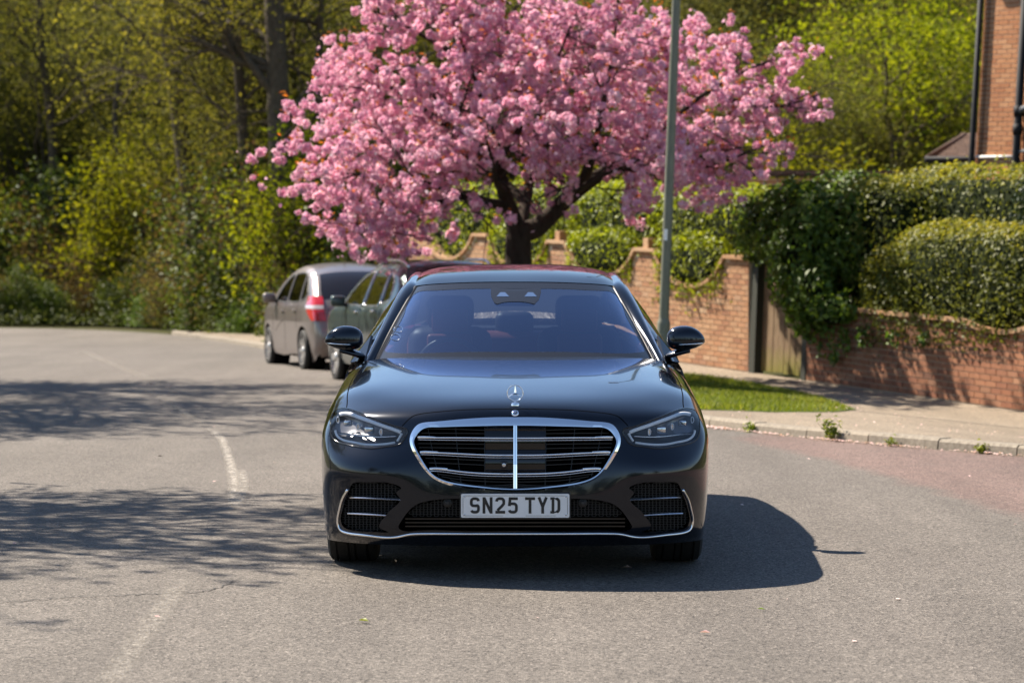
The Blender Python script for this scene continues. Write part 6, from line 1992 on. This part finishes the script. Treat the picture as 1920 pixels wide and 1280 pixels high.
for L, r in zip(limbs, r0s):
    pts = [Vector(p) for p in curve_pts([tuple(q) for q in L], 16)]
    if L is limbs[0]: rad = [r*1.15, *np.linspace(r*1.05, r*.86, 15)]
    else: rad = [max(.012, r*(1-q)**1.45 + .012) for q in np.linspace(0, 1, 16)]
    br.append((pts, rad, 0))
sub = []
for (pts, rad, lv) in br[1:]:
    for j in range(13):
        k = int(rng.integers(5, 16)); d = Vector(rng.normal(0, 1, 3)); d.z = d.z*.5 + .25
        g_ = grow(rng, pts[k], d, rng.uniform(.55, 1.15), max(.010, rad[k]*.4), 1, (4,), .7, -.7, min_r=.005, wob=.10)
        sub += [(p_, r_, l_+1) for p_, r_, l_ in g_]
V, F = tubes(br + sub, (12, 5, 4)); part('trunk', V, np.array(F), M['bark_cherry'], cherry)
# blossom: pompoms strung along the outer limbs and twigs
cand = []
for pts, rad, lv in sub + br[1:]:
    q = curve_pts([tuple(p) for p in pts], 26)
    cand.append(q if lv else q[12:])
cand = np.concatenate(cand)
n = 16000
C = cand[rng.integers(0, len(cand), n)] + rng.normal(0, .15, (n, 3))
# fill the crown as a broad dome as well
m = 2600
d = unit_rows(rng.normal(0, 1, (m, 3))); d[:, 2] = np.abs(d[:, 2])*1.0 - .15
rr = rng.uniform(.62, 1.0, m)
D = np.stack([.35 + d[:, 0]*rr*4.3, d[:, 1]*rr*2.3, 2.1 + d[:, 2]*rr*3.7], 1)
C = np.concatenate([C, D])
px = to_px(C + np.array(ch0))
ok = in_poly(px, SIL)
C = C[ok]; px = px[ok]
# thin to even spacing, leaving ragged gaps
gapf = lumpy(rng, 14, .8)
ok = gapf(C*2.6) > .06
C = C[ok]; px = px[ok]
# open under the crown where the fork shows
low = in_poly(px, [(855,345),(950,310),(1010,350),(1090,300),(1175,325),(1160,400),(1060,470),(860,470)])
ok = ~low | (rng.random(len(C)) < .08)
C = C[ok]
# the sun reaches the walls and hedges past the crown, as the photograph shows
Pw = C + np.array(ch0); sd = np.array(SUN_DIR); wn_ = np.array([WN.x, WN.y, 0])
shade = np.zeros(len(C), bool)
for nb, zones in ((0.0, ((2.4, 9.5, .1, 2.9), (-6.5, -.9, -.3, 2.9))), (-1.3, ((.2, 9.5, 1.0, 3.2), (-6.5, -.5, 1.2, 3.0)))):
    s_ = ((Pw - np.array(wall_pt(0, nb))) @ wn_) / (sd @ wn_); Q = Pw - s_[:, None]*sd - np.array(wall_pt(0, nb))
    tt_ = Q[:, 0]*.415 + Q[:, 1]*-.91; zz_ = Q[:, 2]
    for (ta, tb, za, zb) in zones: shade |= (tt_ > ta) & (tt_ < tb) & (zz_ > za) & (zz_ < zb)
s_ = (Pw[:, 2] + .2)/sd[2]; Q = Pw - s_[:, None]*sd
shade |= (Q[:, 1] > 24) & (Q[:, 1] < 29.0) & (Q[:, 0] > 1.2)
ok = ~shade | (rng.random(len(C)) < np.where(to_px(Pw)[:, 0] > 1230, .38, .12))
C = C[ok]
rng.shuffle(C)
cell = {}; keep = []
for i, p in enumerate(C):
    k = (int(p[0]//.14), int(p[1]//.14), int(p[2]//.14))
    hit = False
    for a in (-1,0,1):
        for b in (-1,0,1):
            for c in (-1,0,1):
                for j in cell.get((k[0]+a, k[1]+b, k[2]+c), ()):
                    if np.sum((C[j]-p)**2) < .138**2: hit = True
    if not hit: cell.setdefault(k, []).append(i); keep.append(i)
C = C[keep]
def pompom(seed):
    r = np.random.default_rng(seed); k = 17
    i = np.arange(k) + .5; ph = np.arccos(1-2*i/k); th = PI*(1+5**.5)*i
    dirs = np.stack([np.cos(th)*np.sin(ph), np.sin(th)*np.sin(ph), np.cos(ph)], 1) + r.normal(0, .38, (k,3)); dirs = unit_rows(dirs)
    ax = r.uniform(.72, 1.28, 3); V = []; F = []; T = []
    for dd in dirs:                                   # each flower: a ruffled double cup
        a = unit_rows(np.cross(dd, r.normal(0,1,3))[None])[0]; b = np.cross(dd, a)
        c = dd*r.uniform(.024, .066)*ax; tone = r.uniform(.12,.85)
        dd = unit_rows((dd + r.normal(0,.35,3))[None])[0]
        for (R, lift, q_n) in ((.037*r.uniform(.75,1.2), .006, 10), (.021*r.uniform(.8,1.2), .016, 6)):
            n0 = len(V); V.append(c + dd*(lift-.012)); T.append(tone*.3); ph0 = r.uniform(0, 6)
            for q in range(q_n):
                an = 2*PI*q/q_n + ph0; rr_ = R*(1.0 if q % 2 == 0 else .70)*r.uniform(.8,1.2)
                V.append(c + (a*math.cos(an)+b*math.sin(an))*rr_ + dd*(lift + R*r.uniform(-.1,.55)*(1 if q % 2 == 0 else .3))); T.append(float(np.clip(tone + (.28 if q % 2 == 0 else -.22), 0, 1)))
            for q in range(q_n): F.append((n0, n0+1+q, n0+1+(q+1)%q_n))
    return np.array(V), np.array(F), np.array(T)
poms = [pompom(s) for s in range(7)]
pom_me = [new_mesh('blossom_cluster', v, f, M['blossom'], False, t) for v, f, t in poms]
order = np.argsort(C[:, 1] + .25*rng.random(len(C)))          # nearest the road first
size = rng.uniform(.6, 1.25, len(C))
big = set(order[:int(len(C)*.5)][np.argsort(-size[order[:int(len(C)*.5)]])[:300]].tolist())
VV = []; FF = []; TT = []; nv = 0
for i, p in enumerate(C):
    k = i % 7; rot = Matrix.Rotation(rng.uniform(0, 6.28), 3, 'Z') @ Matrix.Rotation(rng.uniform(-.9, .9), 3, 'X')
    if i in big:
        o = obj('blossom_cluster', pom_me[k], cherry); o.matrix_local = Matrix.Translation(p) @ rot.to_4x4() @ Matrix.Scale(size[i], 4)
    else:
        v, f, t = poms[k]; v = v @ np.array(rot).T * size[i] + p
        VV.append(v); FF.append(f + nv); TT.append(np.clip(t + rng.normal(0, .14), 0, 1)); nv += len(v)
tag(part('blossom', np.concatenate(VV), np.concatenate(FF), M['blossom'], cherry, False, np.concatenate(TT)), kind='stuff')
# loose single flowers that break the outline
n1 = 2000; base = C[rng.integers(0, len(C), n1)] + rng.normal(0, .105, (n1, 3))
tag(leaf_part('loose_flowers', base, rng.normal(0, 1, (n1, 3)), .058, M['blossom'], cherry, rng, spread=.8, aspect=.9, fold=.3, tint=rng.beta(2, 1.6, n1)), kind='stuff')
# coppery young leaves on top of the clusters
sel = C[rng.random(len(C)) < .45]; P = np.repeat(sel, 3, 0) + rng.normal(0, .045, (len(sel)*3, 3)) + np.array([0,0,.075])
tag(leaf_part('young_leaves', P, np.tile([[0,-.3,1.0]], (len(P),1)), .075, M['leaf_young'], cherry, rng, spread=.8, aspect=.4), kind='stuff')
print('pompoms', len(C))
# ------------------------------------------------------------------ verge grass, petals, weeds
rng = np.random.default_rng(3)
VERGE = [pave_at(x, y) for x, y in ((1180,690),(1290,703),(1340,708),(1440,723),(1540,745),(1606,768),(1560,773),(1450,773),(1330,769),(1240,766))]
VERGE = [(p.x, p.y) for p in VERGE]
def verge_sheet(name, poly, n, seed, h=.055):
    rng = np.random.default_rng(seed); poly = np.array(poly); a, b = poly.min(0), poly.max(0)
    P = []
    while len(P) < n:
        q = rng.uniform(a, b, (n, 2)); q = q[in_poly(q, poly)]; P += list(q)
    P = np.array(P[:n])
    e = np.full(len(P), 9.0)
    for i in range(len(poly)):
        s, t = poly[i], poly[(i+1) % len(poly)]; d = t-s; k = np.clip(((P-s)@d)/(d@d), 0, 1); e = np.minimum(e, np.linalg.norm(P-s-k[:, None]*d, axis=1))
    kp = e > rng.random(len(P))**2*.30; P = P[kp]; e = e[kp]
    lump = lumpy(rng, 12, .8)(np.c_[P*1.9, np.zeros(len(P))])
    hh = h*rng.uniform(.5, 1.4, len(P))*np.clip(e/.25+.25, 0, 1)*(1+.35*lump)
    z = np.array([pave_z(x, y) for x, y in P])
    an = rng.uniform(0, 6.28, len(P)); w = .007
    ln = rng.normal(0, .5, (len(P), 2))*hh[:, None]
    V = np.stack([np.c_[P[:,0]-w*np.cos(an), P[:,1]-w*np.sin(an), z], np.c_[P[:,0]+w*np.cos(an), P[:,1]+w*np.sin(an), z], np.c_[P+ln, z+hh]], 1).reshape(-1, 3)
    F = np.arange(len(P)*3).reshape(-1, 3)
    t = np.repeat(np.clip(rng.beta(2, 2.4, len(P)) + .25*lump, 0, 1), 3)
    return tag(part(name, V, F, M['grass'], None, False, t), kind='stuff')
verge_sheet('grass_verge', VERGE, 42000, 4)
M['turf'] = bsdf('turf', (0.06, 0.085, 0.018), 0.95, spec=0.1)
def turf(name, poly):
    poly = np.array(poly); a, b = poly.min(0), poly.max(0)
    X, Y = np.meshgrid(np.arange(a[0], b[0], .25), np.arange(a[1], b[1], .25)); g = np.c_[X.ravel(), Y.ravel()]; g = g[in_poly(g, poly)]
    v, t = cdt(g, [(poly, True)], keep=poly)
    return tag(part(name, np.c_[v, [pave_z(x, y)+.006 for x, y in v]], [tuple(q) for q in t], M['turf'], None), kind='structure')
turf('verge_soil', VERGE)
V2 = [(float(kerb_x(y))+.55, y) for y in np.linspace(28.6, 45, 14)] + [(max(float(kerb_x(y))+1.6, .9 if y < 40 else -9), y) for y in np.linspace(45, 28.6, 14)]
turf('tree_verge_soil', V2); verge_sheet('tree_verge_grass', V2, 9000, 5)
V3 = [(float(kerb_x(y))+.35, y) for y in np.linspace(46, 53.5, 10)] + [(float(kerb_x(y))+2.0, y) for y in np.linspace(53.5, 46, 10)]
turf('far_verge_soil', V3); verge_sheet('far_verge_grass', V3, 9000, 6, .06)
# petals along the gutter and over the verge
M['petal'] = leaf_mat('petal', (0.55,0.36,0.34), (0.70,0.50,0.47), (0.80,0.68,0.62), 0.7, 0.3, 0.2)
P = []; 
for i in range(2600):
    y = rng.uniform(19.5, 29); k = kerb_x(y)
    dens = .5 + .5*math.sin(y*5.1)*math.sin(y*2.3+1)
    if rng.random() > dens: continue
    off = rng.gamma(1.2, .035)
    P.append((k - .02 - off, y, gz(y) + .008 + rng.random()*.012))
for i in range(500):
    x = rng.uniform(.8, 5); y = rng.uniform(24, 36)
    if x > kerb_x(y) + .2 and x < wall_x(y): P.append((x, y, pave_z(x, y) + (.03 if in_poly([(x, y)], VERGE)[0] else .008)))
for i in range(45):
    x = rng.uniform(-3, 4); y = rng.uniform(9, 30)
    if x < kerb_x(y): P.append((x, y, gz(y) + .006))
P = np.array(P)
tag(leaf_part('fallen_petals', P, np.tile([[0,0,2.0]], (len(P),1)),   .026, M['petal'], None, rng, spread=.35, aspect=.8, fold=.05), kind='stuff')
# weeds at the kerb
M['weed'] = leaf_mat('weed', (0.10,0.15,0.012), (0.19,0.24,0.02), (0.33,0.33,0.04), 0.5, 0.45)
def weed(px, py, h, n, label, seed, off=.03):
    r = np.random.default_rng(seed); p = ground_at(px, py); root = empty('kerb_weed', (float(kerb_x(p.y))-off, p.y, gz(p.y)))
    tag(root, label, 'weed')
    P = []; mb = MB()
    for i in range(max(4, n//14)):
        d = Vector((r.normal(0,.35), r.normal(0,.35), 1)).normalized(); L = h*r.uniform(.5,1.05)
        mb.tube([(0,0,-.01), d*L*.5, d*L + Vector((0,0,-.05*L))], [.003,.0025,.0015], 4)
        for k in range(14): P.append(tuple(d*L*r.uniform(.25,1.05) + Vector(r.normal(0,.022,3))))
    mb.build('stems', M['weed'], root)
    P = np.array(P); P[:, 2] = np.maximum(P[:, 2], .006)
    leaf_part('leaves', P, np.tile([[0,-.3,.8]], (len(P),1)), .045, M['weed'], root, r, spread=.6, aspect=.45)
weed(1457, 826, .22, 150, 'bushy yellow green weed, tallest of those sprouting at the kerb', 1)
weed(1760, 850, .08, 60, 'low weed with tiny pale flowers in the gutter', 2)
weed(1868, 858, .10, 80, 'spreading low weed at the kerb near the low red brick wall', 3)
weed(1344, 810, .09, 50, 'small tuft of weed at the kerb beside the black saloon', 4)
weed(1565, 836, .06, 40, 'flat sprig of weed between petals at the kerb', 5)
# a few leaves and twigs on the road
for i, (px, py, c) in enumerate(((682,1168,'weed'),(1427,1146,'weed'),(1322,1190,'petal'),(300,858,'crack'),(1175,1068,'petal'))):
    p = ground_at(px, py); r = np.random.default_rng(60+i)
    o = leaf_part('fallen_leaf', np.zeros((1,3)), np.array([[0,0,3.0]]), .05, M[c], None, r, spread=.2, aspect=.35)
    o.location = (p.x, p.y, p.z+.012)
    tag(o, ['small green leaf lying on the road in front of the black saloon','pale green leaf lying on the road by the saloon shadow','white petal lying alone on the open road','dark twig lying on the road beside the worn mark','white petal lying in the shadow of the saloon'][i], 'leaf')
